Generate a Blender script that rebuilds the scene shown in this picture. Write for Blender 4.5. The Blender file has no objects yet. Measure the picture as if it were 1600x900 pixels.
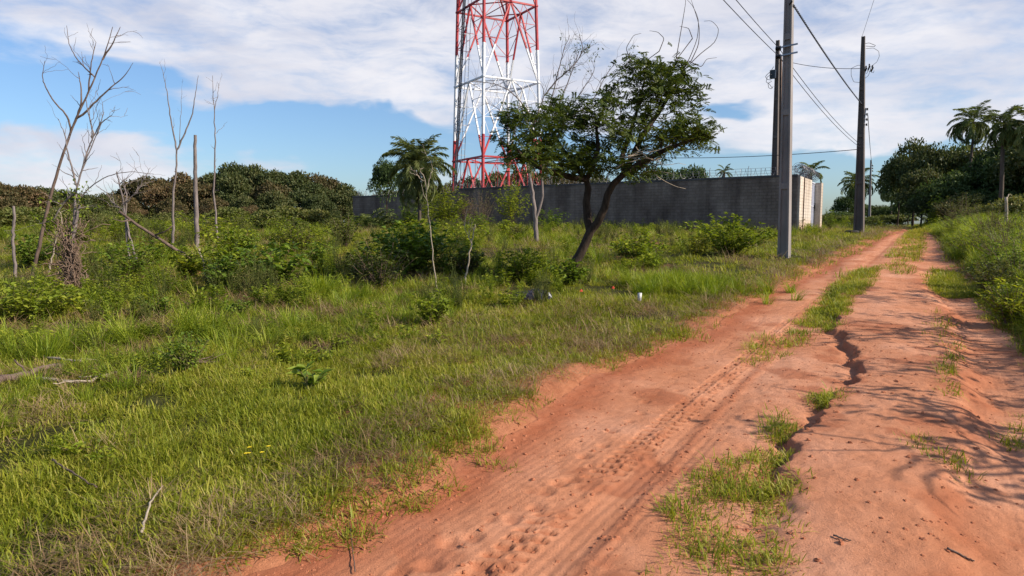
import bpy, math, random
import numpy as np
from math import radians, sin, cos, pi, exp, atan, tan

S = bpy.context.scene
COL = S.collection
rng = np.random.default_rng(7)

# ------------------------------------------------------------------ camera, sky, sun, exposure
CAMZ, PITCH, F = 1.7, 5.354, 1066.7
cam_d = bpy.data.cameras.new('camera')
cam = bpy.data.objects.new('camera', cam_d)
COL.objects.link(cam)
cam.location = (0, 0, CAMZ)
cam.rotation_euler = (radians(90 - PITCH), 0, 0)
cam_d.sensor_width = 36
cam_d.lens = 24.0
cam_d.clip_start, cam_d.clip_end = 0.05, 5000
S.camera = cam

SUN_AZ, SUN_EL = 107.0, 34.0          # azimuth clockwise from +Y (the view), elevation
EXPOSURE = 0.45
SUN_STRENGTH, SKY_STRENGTH = 5.0, 0.10

S.view_settings.view_transform = 'Standard'
S.view_settings.look = 'None'
S.view_settings.exposure = EXPOSURE
S.view_settings.gamma = 1.0

world = bpy.data.worlds.new("World")
S.world = world
world.use_nodes = True


def build_world():
    nt = world.node_tree
    nt.nodes.clear()
    N, L = nt.nodes.new, nt.links.new
    out = N('ShaderNodeOutputWorld')
    bg = N('ShaderNodeBackground')
    L(bg.outputs[0], out.inputs[0])
    sky = N('ShaderNodeTexSky')
    sky.sky_type = 'NISHITA'
    sky.sun_disc = False
    sky.sun_elevation = radians(SUN_EL)
    sky.sun_rotation = radians(SUN_AZ)
    sky.air_density = 1.0
    sky.dust_density = 1.0
    sky.ozone_density = 1.6
    bg.inputs['Strength'].default_value = SKY_STRENGTH
    tc = N('ShaderNodeTexCoord')
    sep = N('ShaderNodeSeparateXYZ')
    L(tc.outputs['Generated'], sep.inputs[0])

    def M(op, a, b=None, c=None):
        n = N('ShaderNodeMath')
        n.operation = op
        for i, v in enumerate((a, b, c)):
            if v is None:
                continue
            if isinstance(v, (int, float)):
                n.inputs[i].default_value = v
            else:
                L(v, n.inputs[i])
        return n.outputs[0]
    az = M('ARCTAN2', sep.outputs[0], sep.outputs[1])
    el = M('ARCSINE', M('MAXIMUM', sep.outputs[2], -0.05))
    comb = N('ShaderNodeCombineXYZ')
    L(az, comb.inputs[0])
    L(el, comb.inputs[1])
    # cloud-plane coordinates for the texture of the cloud sheet
    den = M('ADD', M('MAXIMUM', sep.outputs[2], 0.0), 0.16)
    pl = N('ShaderNodeCombineXYZ')
    L(M('DIVIDE', sep.outputs[0], den), pl.inputs[0])
    L(M('DIVIDE', sep.outputs[1], den), pl.inputs[1])

    def noise(vec, scale, detail, rough, dist=0.0, rot=None, sc=None):
        if rot is not None:
            mp = N('ShaderNodeMapping')
            mp.inputs['Rotation'].default_value = (0, 0, rot)
            mp.inputs['Scale'].default_value = sc
            L(vec, mp.inputs['Vector'])
            vec = mp.outputs[0]
        n = N('ShaderNodeTexNoise')
        n.inputs['Scale'].default_value = scale
        n.inputs['Detail'].default_value = detail
        n.inputs['Roughness'].default_value = rough
        n.inputs['Distortion'].default_value = dist
        L(vec, n.inputs['Vector'])
        return n
    # warp of the layout
    wn = noise(comb.outputs[0], 5.0, 4, 0.55, 0.2, -0.15, (1, 2.2, 1))
    wv = N('ShaderNodeVectorMath')
    wv.operation = 'MULTIPLY_ADD'
    L(wn.outputs['Color'], wv.inputs[0])
    wv.inputs[1].default_value = (0.16, 0.10, 0)
    wv.inputs[2].default_value = (-0.08, -0.05, 0)
    wadd = N('ShaderNodeVectorMath')
    wadd.operation = 'ADD'
    L(comb.outputs[0], wadd.inputs[0])
    L(wv.outputs[0], wadd.inputs[1])
    lay = wadd.outputs[0]
    k = 1.0 / 1067

    def P2(px, py):
        a = atan((px - 800) / 1067.)
        e = atan((350 - py) / 1067. * cos(a))
        return a, e
    # (px, py, half width, half height, tilt deg, amount)
    blobs = [
        (60, 110, 90, 35, -5, .45),
        (230, -25, 420, 90, 8, 1.0), (330, 55, 230, 52, 10, .95), (480, 60, 170, 40, -8, .55),
        (110, 70, 110, 25, 12, .3),
        (420, 130, 130, 26, -10, .85), (290, 158, 80, 13, 8, .75), (590, 125, 140, 42, 14, .95), (660, 160, 60, 22, 20, .6),
        (60, 260, 120, 40, 4, .85), (230, 255, 90, 32, 0, .9), (30, 225, 60, 26, 0, .6),
        (430, 258, 70, 12, 4, .7), (560, 190, 80, 14, 12, .35), (680, 290, 60, 30, 0, .5),
        (760, 20, 300, 110, 0, 1.0), (950, 60, 250, 110, 0, 1.0), (1200, 40, 300, 130, 0, 1.0),
        (1480, 60, 260, 120, 0, 1.0), (1650, 120, 150, 100, 0, .9),
        (1000, 150, 160, 50, 0, .7), (1240, 200, 170, 32, -4, .95), (1450, 180, 170, 34, -8, .95),
        (1560, 165, 120, 24, -14, .6), (1330, 160, 120, 50, 0, .8),
        (1165, 168, 75, 18, 6, -1.0), (1100, 176, 55, 16, 10, -.5),
        (1400, 232, 100, 20, -6, -.8), (1180, 262, 160, 20, 0, -.7), (560, 245, 150, 22, 0, -.5),
        (210, 120, 170, 20, 14, -.35), (380, 195, 270, 24, -3, -.75), (140, 130, 150, 22, 10, -.5), (100, 150, 110, 18, 6, -.35),
    ]
    tot = None
    for (px, py, hw, hh, tilt, am) in blobs:
        a, e = P2(px, py)
        ca = cos(a) ** 2
        mp = N('ShaderNodeMapping')
        mp.vector_type = 'TEXTURE'
        mp.inputs['Location'].default_value = (a, e, 0)
        mp.inputs['Rotation'].default_value = (0, 0, radians(-tilt))
        mp.inputs['Scale'].default_value = (hw * k * ca * 1.15, hh * k * 1.15, 1)
        L(lay, mp.inputs['Vector'])
        ln = N('ShaderNodeVectorMath')
        ln.operation = 'LENGTH'
        L(mp.outputs[0], ln.inputs[0])
        mr = N('ShaderNodeMapRange')
        mr.interpolation_type = 'SMOOTHSTEP'
        mr.inputs['From Min'].default_value = 0.25
        mr.inputs['From Max'].default_value = 1.45
        mr.inputs['To Min'].default_value = am
        mr.inputs['To Max'].default_value = 0
        L(ln.outputs['Value'], mr.inputs['Value'])
        tot = mr.outputs[0] if tot is None else M('ADD', tot, mr.outputs[0])
    # away from the photographed part of the sky: scattered sheets
    n_far = noise(pl.outputs[0], 0.5, 4, 0.5)
    infront = N('ShaderNodeMapRange')
    infront.interpolation_type = 'SMOOTHSTEP'
    infront.inputs['From Min'].default_value = 0.75
    infront.inputs['From Max'].default_value = 1.0
    L(M('ABSOLUTE', az), infront.inputs['Value'])
    far_c = M('MULTIPLY', M('SUBTRACT', n_far.outputs['Fac'], 0.42), 2.2)
    mixl = N('ShaderNodeMix')
    L(infront.outputs[0], mixl.inputs['Factor'])
    L(tot, mixl.inputs['A'])
    L(far_c, mixl.inputs['B'])
    n1 = noise(pl.outputs[0], 1.3, 8, 0.6, 0.5, 0.5, (0.55, 1.6, 1))
    n2 = noise(comb.outputs[0], 9.0, 7, 0.6, 0.4, -0.1, (1, 3.0, 1))
    tex = M('ADD', M('MULTIPLY', M('SUBTRACT', n1.outputs['Fac'], 0.5), 1.15),
            M('MULTIPLY', M('SUBTRACT', n2.outputs['Fac'], 0.5), 1.25))
    n4 = noise(lay, 13.0, 6, 0.6, 0.5, -0.22, (1, 4.5, 1))
    tex = M('ADD', tex, M('MULTIPLY', M('SUBTRACT', n4.outputs['Fac'], 0.5), 0.7))
    cov = M('ADD', M('MINIMUM', mixl.outputs['Result'], 0.86), tex)
    mr = N('ShaderNodeMapRange')
    mr.interpolation_type = 'SMOOTHSTEP'
    mr.inputs['From Min'].default_value = 0.05
    mr.inputs['From Max'].default_value = 1.12
    L(cov, mr.inputs['Value'])
    fac = M('MULTIPLY', mr.outputs[0], 0.95)
    # thicker cloud is greyer lavender, thin edges are whiter
    n3 = noise(comb.outputs[0], 3.6, 6, 0.55, 0.6, 0.35, (1, 2.6, 1))
    thick = N('ShaderNodeMapRange')
    thick.inputs['From Min'].default_value = 0.38
    thick.inputs['From Max'].default_value = 0.66
    L(n3.outputs['Fac'], thick.inputs['Value'])
    cc = N('ShaderNodeMix')
    cc.data_type = 'RGBA'
    g = 1.0 / SKY_STRENGTH
    cc.inputs['A'].default_value = (.68 * g, .67 * g, .70 * g, 1)
    cc.inputs['B'].default_value = (.50 * g, .51 * g, .585 * g, 1)
    L(thick.outputs[0], cc.inputs['Factor'])
    sk = N('ShaderNodeMix')
    sk.data_type = 'RGBA'
    sk.blend_type = 'MULTIPLY'
    sk.inputs['Factor'].default_value = 1.0
    L(sky.outputs[0], sk.inputs['A'])
    sk.inputs['B'].default_value = (0.76, 0.93, 1.14, 1)
    fin = N('ShaderNodeMix')
    fin.data_type = 'RGBA'
    L(fac, fin.inputs['Factor'])
    L(sk.outputs['Result'], fin.inputs['A'])
    L(cc.outputs['Result'], fin.inputs['B'])
    L(fin.outputs['Result'], bg.inputs['Color'])


build_world()
sun_d = bpy.data.lights.new('sun', 'SUN')
sun_d.energy = SUN_STRENGTH
sun_d.angle = radians(0.53)
sun_d.color = (1.0, 0.90, 0.76)
sun = bpy.data.objects.new('sun', sun_d)
COL.objects.link(sun)
sun.rotation_euler = (radians(90 - SUN_EL), 0, radians(180 - SUN_AZ))

# ------------------------------------------------------------------ helpers
def nmap(a, lo, hi):
    t = np.clip((np.asarray(a, float) - lo) / (hi - lo), 0, 1)
    return t * t * (3 - 2 * t)


def _hash(ix, iy, seed):
    h = (ix.astype(np.int64) * 374761393 + iy.astype(np.int64) * 668265263 + seed * 1274126177) & 0x7fffffff
    h = ((h ^ (h >> 13)) * 1274126177) & 0x7fffffff
    return ((h ^ (h >> 16)) & 0xffff) / 65535.0


def vnoise(x, y, s, seed=0):
    x = np.asarray(x, float) / s
    y = np.asarray(y, float) / s
    ix, iy = np.floor(x), np.floor(y)
    fx, fy = x - ix, y - iy
    fx, fy = fx * fx * (3 - 2 * fx), fy * fy * (3 - 2 * fy)
    a, b = _hash(ix, iy, seed), _hash(ix + 1, iy, seed)
    c, d = _hash(ix, iy + 1, seed), _hash(ix + 1, iy + 1, seed)
    return (a + (b - a) * fx) + ((c + (d - c) * fx) - (a + (b - a) * fx)) * fy


def fbm(x, y, s, seed=0, o=4):
    t, a, n = 0, 1, 0
    for i in range(o):
        t = t + a * vnoise(x, y, s / 2 ** i, seed + i * 17)
        n += a
        a *= 0.5
    return t / n


def base_z(x, y):
    """plain terrain: rises gently away from the camera, then levels off"""
    y = np.asarray(y, float)
    kk = 0.07
    t = (1.33 - 0.0375 * y) / kk
    z = 1.33 - kk * np.where(t > 30, t, np.log1p(np.exp(np.minimum(t, 30))))
    return np.maximum(z, -1.2) + 0 * np.asarray(x, float)


CP, SP = cos(radians(PITCH)), sin(radians(PITCH))


def ray(px, py):
    xc, yc = (px - 800) / F, (450 - py) / F
    return np.array([xc, CP + yc * SP, -SP + yc * CP])


def P(px, py, Y):
    """the world point at distance Y along the view whose direction was read off the photograph"""
    d = ray(px, py)
    return np.array([0, 0, CAMZ]) + d * (Y / d[1])


def at(px, py, fn=None):
    fn = fn or base_z
    d = ray(px, py)
    lo, hi = 0.5, 0.5
    prev = 0.5
    y = 0.5
    while y < 260:
        p = d * (y / d[1])
        if CAMZ + p[2] < float(fn(p[0], p[1])):
            break
        prev = y
        y *= 1.02
    lo, hi = prev, y
    for _ in range(30):
        m = .5 * (lo + hi)
        p = d * (m / d[1])
        if CAMZ + p[2] < float(fn(p[0], p[1])):
            hi = m
        else:
            lo = m
    p = d * (hi / d[1])
    return np.array([p[0], p[1], float(fn(p[0], p[1]))])


def ground_line(pts, lo=None, hi=None):
    a = np.array([at(*p)[:2] for p in pts])
    a = a[np.argsort(a[:, 1])]
    return a[:, 1], a[:, 0]


def linfun(pts):
    ys, xs = ground_line(pts)
    s0 = (xs[2] - xs[0]) / (ys[2] - ys[0])
    s1 = (xs[-1] - xs[-3]) / (ys[-1] - ys[-3])

    def f(y):
        y = np.asarray(y, float)
        r = np.interp(y, ys, xs)
        r = np.where(y < ys[0], xs[0] + (y - ys[0]) * s0, r)
        return np.where(y > ys[-1], xs[-1] + (y - ys[-1]) * s1, r)
    return f


XL = linfun([(430, 885), (495, 845), (560, 806), (612, 785), (668, 760), (719, 726), (780, 682), (847, 639), (923, 590), (1000, 560),
             (1051, 540), (1100, 517), (1180, 466), (1206, 453), (1259, 431), (1306, 406), (1348, 387), (1377, 371), (1392, 364)])
XR = linfun([(1600, 548), (1568, 508), (1536, 476), (1521, 445), (1500, 416), (1477, 400), (1472, 379), (1456, 366), (1450, 362)])
XS = linfun([(1311, 488), (1300, 515), (1322, 540), (1335, 572), (1325, 605), (1270, 650), (1235, 690), (1205, 760), (1190, 830), (1180, 890)])
XH = linfun([(1440, 455), (1470, 490), (1480, 530), (1488, 590), (1480, 650), (1475, 700), (1450, 780), (1440, 860)])
T1 = linfun([(760, 890), (850, 815), (960, 728), (1040, 662), (1100, 612), (1180, 548), (1260, 480), (1330, 425), (1375, 385)])
T2 = linfun([(905, 890), (1010, 770), (1100, 660), (1165, 592), (1240, 520), (1300, 465), (1350, 420)])
T3 = linfun([(1540, 890), (1520, 780), (1500, 690), (1490, 600), (1470, 520), (1450, 460), (1440, 420)])

PRINTS = [(705, 838, 1.1), (738, 830, .8), (672, 872, .8), (748, 882, 1.0), (800, 803, .7), (768, 803, .4), (838, 786, .7), (852, 762, .8),
          (874, 748, .9), (893, 742, .7), (830, 760, .4), (912, 705, .6), (925, 722, .4), (943, 690, .5), (955, 668, .6), (985, 652, .4),
          (1002, 640, .5), (1008, 622, .4), (1022, 714, .6), (1060, 605, .4), (815, 832, .5), (1100, 570, .4), (622, 884, .6), (788, 850, .4)]
PR = [(at(a, b)[0], at(a, b)[1], c) for a, b, c in PRINTS]


def edge_noise(x, y):
    return (fbm(x, y, 0.40, 31, 5) - .5) * 0.34


def edge_left(x, y):
    """metres to the left of the road's ragged left edge (negative on the road)"""
    return (XL(y) - x) * 0.857 + edge_noise(x, y)


def edge_right(x, y):
    return (x - XR(y)) * 0.857 + edge_noise(x + 40, y) * .8


def tread(x, y):
    """lug marks of a coarse tyre along the left wheel track"""
    a = (x - T1(y)) * .857
    s = y * 1.17
    lug = (np.sin(s * 2 * pi / .10 + a * 16) > 0.05) * (np.abs(a + .02) < .10) * (np.abs(a + .02) > .015)
    return lug * nmap(vnoise(x, y, .55, 55), .18, .40)


def road_h(x, y):
    """relief of the track surface over the plain terrain"""
    x = np.asarray(x, float)
    y = np.asarray(y, float)
    near = 1 - nmap(y, 14, 30)
    h = (fbm(x, y, 0.7, 3, 4) - .5) * 0.024 + (fbm(x, y, .10, 5, 3) - .5) * 0.012 + (fbm(x, y, .045, 6, 2) - .5) * .009 * (1 - nmap(y, 6, 9)) * (1 - .85 * nmap((x - T1(y)) * .857, -.75, -.55) * (1 - nmap((x - T2(y)) * .857, -.15, .05)))
    # the raised hump to the right of the gully
    wob = (fbm(x, y, .28, 9, 6) - .5) * .26
    ds = (x - XS(y)) * .857 + wob
    sc = nmap(y, 2.6, 4.6) * (1 - nmap(y, 11, 15))
    amp = 0.024 + 0.038 * sc
    dh = (x - XH(y)) * .857 + (fbm(x, y, .5, 12, 3) - .5) * .4
    h = h + amp * nmap(ds, -0.015, 0.06 + .25 * (1 - sc)) * (1 - nmap(dh, -.05, .28))
    h = h - (0.022 * sc) * np.exp(-((ds + .04) / .07) ** 2)
    h = h + 0.025 * near * np.exp(-((ds - .55) / .4) ** 2)
    h = h - .015 * nmap(dh, .0, .3)
    # left track: broad smooth trough with tyre print and ridges
    a = (x - T1(y)) * .857
    b = (x - T2(y)) * .857
    fine = 1 - nmap(y, 8, 14)
    h = h - 0.03 * np.exp(-((a - .18) / .22) ** 2) - .025 * np.exp(-((a + .55) / .4) ** 2)
    h = h + fine * 0.010 * np.exp(-(b / .05) ** 2) * (0.4 + 1.2 * vnoise(x, y, .05, 77))
    h = h + fine * 0.010 * np.exp(-((a - .03) / .06) ** 2) * (0.2 + 1.4 * vnoise(x, y, .045, 78))
    s = y * 1.17
    h = h - fine * .016 * tread(x, y)
    a2 = a + .42
    lug2 = (np.sin(s * 2 * pi / .06 - a2 * 25) > 0) * (np.abs(a2) < .06)
    h = h - fine * .005 * lug2 * (vnoise(x, y, .8, 56) > .45)
    rib = np.sin(a * 2 * pi / .06) * (1 - nmap(y, 4.3, 6.2))
    h = h + fine * .0020 * rib * (np.abs(a - .2) < .26) + fine * (1 - nmap(y, 4.3, 6.2)) * .0012 * np.sin(a * 2 * pi / .055) * (np.abs(a + .45) < .35)
    c = (x - T3(y)) * .857
    h = h - 0.025 * np.exp(-((c - .35) / .3) ** 2)
    h = h + fine * .0010 * np.sin(c * 2 * pi / .05) * (np.abs(c - .3) < .16)
    # straight tracks on the hump
    
    for (hx, hy, k) in PR:
        r2 = ((x - hx) ** 2 + (y - hy) ** 2) / (.055 * k ** .5) ** 2
        h = h - .022 * k * np.exp(-(r2 * .9) ** 2) + .0025 * np.exp(-((np.sqrt(r2) - 1.7) / .4) ** 2)
    # many small pits of feet and hooves
    pit = vnoise(x, y, .16, 60)
    h = h - fine * .006 * nmap(pit, .9, .99)
    return h


def field_h(x, y):
    return (fbm(x, y, 3.0, 21, 3) - .5) * .14 + (fbm(x, y, .5, 22, 3) - .5) * .07


def gz(x, y):
    """finished ground height"""
    x = np.asarray(x, float)
    y = np.asarray(y, float)
    el, er = edge_left(x, y), edge_right(x, y)
    z = base_z(x, y)
    onroad = np.minimum(nmap(-el, -.25, .15), nmap(-er, -.25, .15))
    bank = 0.38 * nmap(er, .1, 2.6) * (1 - nmap(y, 28, 60) * .6)
    verge = 0.05 * nmap(el, -.1, .35)
    fh = field_h(x, y) * (1 - nmap(y, 40, 120) * .5)
    return z + onroad * road_h(x, y) + (1 - onroad) * (fh + verge + bank) - .02


def G(px, py):
    return at(px, py, gz)


# --- meshes from numpy
def mesh_np(name, V, Fq, smooth=True, attrs=None, mat_idx=None):
    """V (n,3), Fq list of (m,k) index arrays"""
    me = bpy.data.meshes.new(name)
    V = np.asarray(V, np.float32)
    me.vertices.add(len(V))
    me.vertices.foreach_set('co', V.ravel())
    Fq = [np.asarray(f, np.int32) for f in Fq if len(f)]
    nl = sum(f.size for f in Fq)
    npoly = sum(len(f) for f in Fq)
    me.loops.add(nl)
    me.polygons.add(npoly)
    me.loops.foreach_set('vertex_index', np.concatenate([f.ravel() for f in Fq]))
    tot = np.concatenate([np.full(len(f), f.shape[1], np.int32) for f in Fq])
    st = np.concatenate([[0], np.cumsum(tot)[:-1]]).astype(np.int32)
    me.polygons.foreach_set('loop_start', st)
    me.polygons.foreach_set('loop_total', tot)
    me.polygons.foreach_set('use_smooth', np.full(npoly, smooth))
    if attrs:
        for k, a in attrs.items():
            at_ = me.attributes.new(k, 'FLOAT', 'POINT')
            at_.data.foreach_set('value', np.asarray(a, np.float32))
    me.update(calc_edges=True)
    me.validate()
    return me


class MB:
    def __init__(self):
        self.V, self.F, self.n = [], {3: [], 4: []}, 0

    def add(self, V, *faces):
        V = np.asarray(V, float)
        for f in faces:
            f = np.asarray(f, int)
            if len(f):
                self.F[f.shape[1]].append(f + self.n)
        self.V.append(V)
        self.n += len(V)

    def tube(self, pts, rad, n=6, caps=True):
        pts = np.asarray(pts, float)
        m = len(pts)
        rad = np.broadcast_to(np.asarray(rad, float), (m,))
        tg = np.gradient(pts, axis=0)
        tg /= np.linalg.norm(tg, axis=1)[:, None] + 1e-9
        ref = np.array([0., 0, 1]) if abs(tg[0][2]) < .9 else np.array([1., 0, 0])
        u = np.cross(tg[0], ref)
        u /= np.linalg.norm(u)
        ang = np.arange(n) * 2 * pi / n
        V = []
        for i in range(m):
            u = u - tg[i] * np.dot(u, tg[i])
            u /= np.linalg.norm(u) + 1e-9
            w = np.cross(tg[i], u)
            V.append(pts[i] + rad[i] * (np.cos(ang)[:, None] * u + np.sin(ang)[:, None] * w))
        V = np.concatenate(V)
        i = np.arange(m - 1)[:, None] * n
        j = np.arange(n)[None, :]
        jn = (j + 1) % n
        q = np.stack([i + j, i + jn, i + n + jn, i + n + j], -1).reshape(-1, 4)
        tri = []
        if caps:
            V = np.concatenate([V, pts[:1], pts[-1:]])
            a, b = m * n, m * n + 1
            for k in range(n):
                tri.append((a, (k + 1) % n, k))
                tri.append((b, (m - 1) * n + k, (m - 1) * n + (k + 1) % n))
        self.add(V, q, np.array(tri, int).reshape(-1, 3))

    def bar(self, a, b, w, h=None, up=(0, 0, 1), e=0):
        """box beam from a to b"""
        a, b = np.asarray(a, float), np.asarray(b, float)
        h = h or w
        t = b - a
        ln = np.linalg.norm(t)
        t /= ln
        up = np.asarray(up, float)
        if abs(np.dot(up, t)) > .95:
            up = np.array([0., 1, 0])
        s = np.cross(t, up)
        s /= np.linalg.norm(s)
        u = np.cross(s, t)
        V = [c + s * x * w / 2 + u * y * h / 2 for c in (a, b) for x, y in ((-1, -1), (1, -1), (1, 1), (-1, 1))]
        self.add(V, [(0, 1, 2, 3), (7, 6, 5, 4), (0, 4, 5, 1), (1, 5, 6, 2), (2, 6, 7, 3), (3, 7, 4, 0)])

    def box(self, lo, hi):
        lo, hi = np.asarray(lo, float), np.asarray(hi, float)
        V = [(x, y, z) for z in (lo[2], hi[2]) for x, y in ((lo[0], lo[1]), (hi[0], lo[1]), (hi[0], hi[1]), (lo[0], hi[1]))]
        self.add(V, [(3, 2, 1, 0), (4, 5, 6, 7), (0, 1, 5, 4), (1, 2, 6, 5), (2, 3, 7, 6), (3, 0, 4, 7)])

    def leaves(self, c, d, nrm, ln, wd, fold=.25):
        """rhombic leaves from base points c along d"""
        c, d, nrm = (np.asarray(a, float) for a in (c, d, nrm))
        if not len(c):
            return
        d = d / (np.linalg.norm(d, axis=1)[:, None] + 1e-9)
        s = np.cross(d, nrm)
        s /= np.linalg.norm(s, axis=1)[:, None] + 1e-9
        nn = np.cross(s, d)
        ln = np.broadcast_to(np.asarray(ln, float), (len(c),))[:, None]
        wd = np.broadcast_to(np.asarray(wd, float), (len(c),))[:, None]
        m = c + d * ln * .45
        V = np.stack([c, m + s * wd / 2 + nn * wd * fold, c + d * ln - nn * ln * .12, m - s * wd / 2 + nn * wd * fold], 1)
        i = np.arange(len(c))[:, None] * 4
        # folded on its midrib
        self.add(V.reshape(-1, 3), np.concatenate([i + np.array([[0, 1, 2]]), i + np.array([[0, 2, 3]])]))

    def blades(self, c, az, ln, wd, lean, bend):
        """grass blades: tapered, curving strips"""
        n = len(c)
        c = np.asarray(c, float)
        d = np.stack([np.cos(az), np.sin(az), np.zeros(n)], 1)
        s = np.stack([-np.sin(az), np.cos(az), np.zeros(n)], 1)
        t = np.array([0, .4, .75, 1.0])
        rows = []
        for k, tt in enumerate(t):
            ang = lean + bend * tt
            hor = ln * tt * np.sin(lean + bend * tt * .6)
            ver = ln * tt * np.cos(lean + bend * tt * .75)
            p = c + d * hor[:, None] + np.array([0, 0, 1.]) * ver[:, None]
            w = wd * (1 - .15 * k if k < 3 else 0)
            if k == 2:
                w = wd * .6
            if k < 3:
                rows += [p - s * w[:, None] / 2, p + s * w[:, None] / 2]
            else:
                rows.append(p)
        V = np.stack(rows, 1).reshape(-1, 3)
        i = np.arange(n)[:, None] * 7
        q = np.concatenate([i + np.array([[0, 1, 3, 2]]), i + np.array([[2, 3, 5, 4]])])
        self.add(V, q, i + np.array([[4, 5, 6]]))

    def mesh(self, name, smooth=True):
        return mesh_np(name, np.concatenate(self.V), [np.concatenate(f) for f in self.F.values() if f], smooth)

    def build(self, name, mat, parent=None, smooth=True, loc=None):
        me = self.mesh(name, smooth)
        me.materials.append(mat)
        return link(name, me, parent, loc)


def link(name, me, parent=None, loc=None):
    o = bpy.data.objects.new(name, me)
    COL.objects.link(o)
    if parent is not None:
        o.parent = parent
    if loc is not None:
        o.location = [float(v) for v in loc]
    return o


def tag(o, label=None, cat=None, group=None, kind=None):
    if label:
        o['label'] = label
    if cat:
        o['category'] = cat
    if group:
        o['group'] = group
    if kind:
        o['kind'] = kind
    return o


def thing(name, label, cat, loc=(0, 0, 0), group=None, rz=0):
    o = link(name, None, None, loc)
    o.rotation_euler[2] = rz
    return tag(o, label, cat, group)


def copy_tree(o, parent=None):
    c = o.copy()
    COL.objects.link(c)
    c.parent = parent
    for ch in list(o.children):
        copy_tree(ch, c)
    return c


# --- materials
def new_mat(name):
    m = bpy.data.materials.new(name)
    m.use_nodes = True
    nt = m.node_tree
    nt.nodes.clear()
    out = nt.nodes.new('ShaderNodeOutputMaterial')
    return m, nt, out


def ramp(nt, fac, stops):
    r = nt.nodes.new('ShaderNodeValToRGB')
    e = r.color_ramp.elements
    while len(e) < len(stops):
        e.new(0.5)
    for k, (p, c) in enumerate(stops):
        e[k].position = p
        e[k].color = (*c, 1)
    nt.links.new(fac, r.inputs[0])
    return r.outputs[0]


def tnoise(nt, scale, detail=4, rough=.55, coord='Object', sc=None):
    tc = nt.nodes.new('ShaderNodeTexCoord')
    n = nt.nodes.new('ShaderNodeTexNoise')
    n.inputs['Scale'].default_value = scale
    n.inputs['Detail'].default_value = detail
    n.inputs['Roughness'].default_value = rough
    v = tc.outputs[coord]
    if sc:
        mp = nt.nodes.new('ShaderNodeMapping')
        mp.inputs['Scale'].default_value = sc
        nt.links.new(v, mp.inputs[0])
        v = mp.outputs[0]
    nt.links.new(v, n.inputs['Vector'])
    return n.outputs['Fac']


def math_n(nt, op, a, b):
    n = nt.nodes.new('ShaderNodeMath')
    n.operation = op
    for i, v in enumerate((a, b)):
        if isinstance(v, (int, float)):
            n.inputs[i].default_value = v
        else:
            nt.links.new(v, n.inputs[i])
    return n.outputs[0]


def mixc(nt, fac, a, b, blend='MIX'):
    n = nt.nodes.new('ShaderNodeMix')
    n.data_type = 'RGBA'
    n.blend_type = blend
    for nm, v in (('Factor', fac), ('A', a), ('B', b)):
        if isinstance(v, tuple):
            n.inputs[nm].default_value = (*v, 1)
        elif isinstance(v, (int, float)):
            n.inputs[nm].default_value = v
        else:
            nt.links.new(v, n.inputs[nm])
    return n.outputs['Result']


def bump(nt, h, strength, dist):
    b = nt.nodes.new('ShaderNodeBump')
    b.inputs['Strength'].default_value = strength
    b.inputs['Distance'].default_value = dist
    nt.links.new(h, b.inputs['Height'])
    return b.outputs[0]


def principled(nt, out, col, rough=.8, spec=.3, nrm=None, metal=0):
    b = nt.nodes.new('ShaderNodeBsdfPrincipled')
    if isinstance(col, tuple):
        b.inputs['Base Color'].default_value = (*col, 1)
    else:
        nt.links.new(col, b.inputs['Base Color'])
    if isinstance(rough, (int, float)):
        b.inputs['Roughness'].default_value = rough
    else:
        nt.links.new(rough, b.inputs['Roughness'])
    b.inputs['Specular IOR Level'].default_value = spec
    b.inputs['Metallic'].default_value = metal
    if nrm is not None:
        nt.links.new(nrm, b.inputs['Normal'])
    nt.links.new(b.outputs[0], out.inputs[0])
    return b


def leaf_mat(name, stops, transl=.35, rough=.5, clump=None):
    """leaves vary one by one, and clump by clump"""
    m, nt, out = new_mat(name)
    geo = nt.nodes.new('ShaderNodeNewGeometry')
    oi = nt.nodes.new('ShaderNodeObjectInfo')
    f = math_n(nt, 'MULTIPLY', geo.outputs['Random Per Island'], .55)
    f = math_n(nt, 'ADD', f, math_n(nt, 'MULTIPLY', oi.outputs['Random'], .25))
    nz_ = nt.nodes.new('ShaderNodeTexNoise')
    nz_.inputs['Scale'].default_value = clump or 1.0
    nz_.inputs['Detail'].default_value = 3
    nt.links.new(geo.outputs['Position'], nz_.inputs['Vector'])
    nz = nz_.outputs['Fac']
    f = math_n(nt, 'ADD', f, math_n(nt, 'MULTIPLY', nz, .75))
    f = math_n(nt, 'SUBTRACT', f, .27)
    col = ramp(nt, f, stops)
    b = principled(nt, out, col, rough, .25)
    t = nt.nodes.new('ShaderNodeBsdfTranslucent')
    tcol = mixc(nt, 1.0, col, (1.15, 1.15, .55), 'MULTIPLY')
    nt.links.new(tcol, t.inputs[0])
    mx = nt.nodes.new('ShaderNodeMixShader')
    mx.inputs[0].default_value = transl
    nt.links.new(b.outputs[0], mx.inputs[1])
    nt.links.new(t.outputs[0], mx.inputs[2])
    nt.links.new(mx.outputs[0], out.inputs[0])
    return m


def bark_mat(name, c0, c1, scale=14, rough=.9):
    m, nt, out = new_mat(name)
    n = tnoise(nt, scale, 5, .65, 'Object', (1, 1, .25))
    col = ramp(nt, n, [(.3, c0), (.7, c1)])
    principled(nt, out, col, rough, .15, bump(nt, n, .6, .02))
    return m


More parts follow.
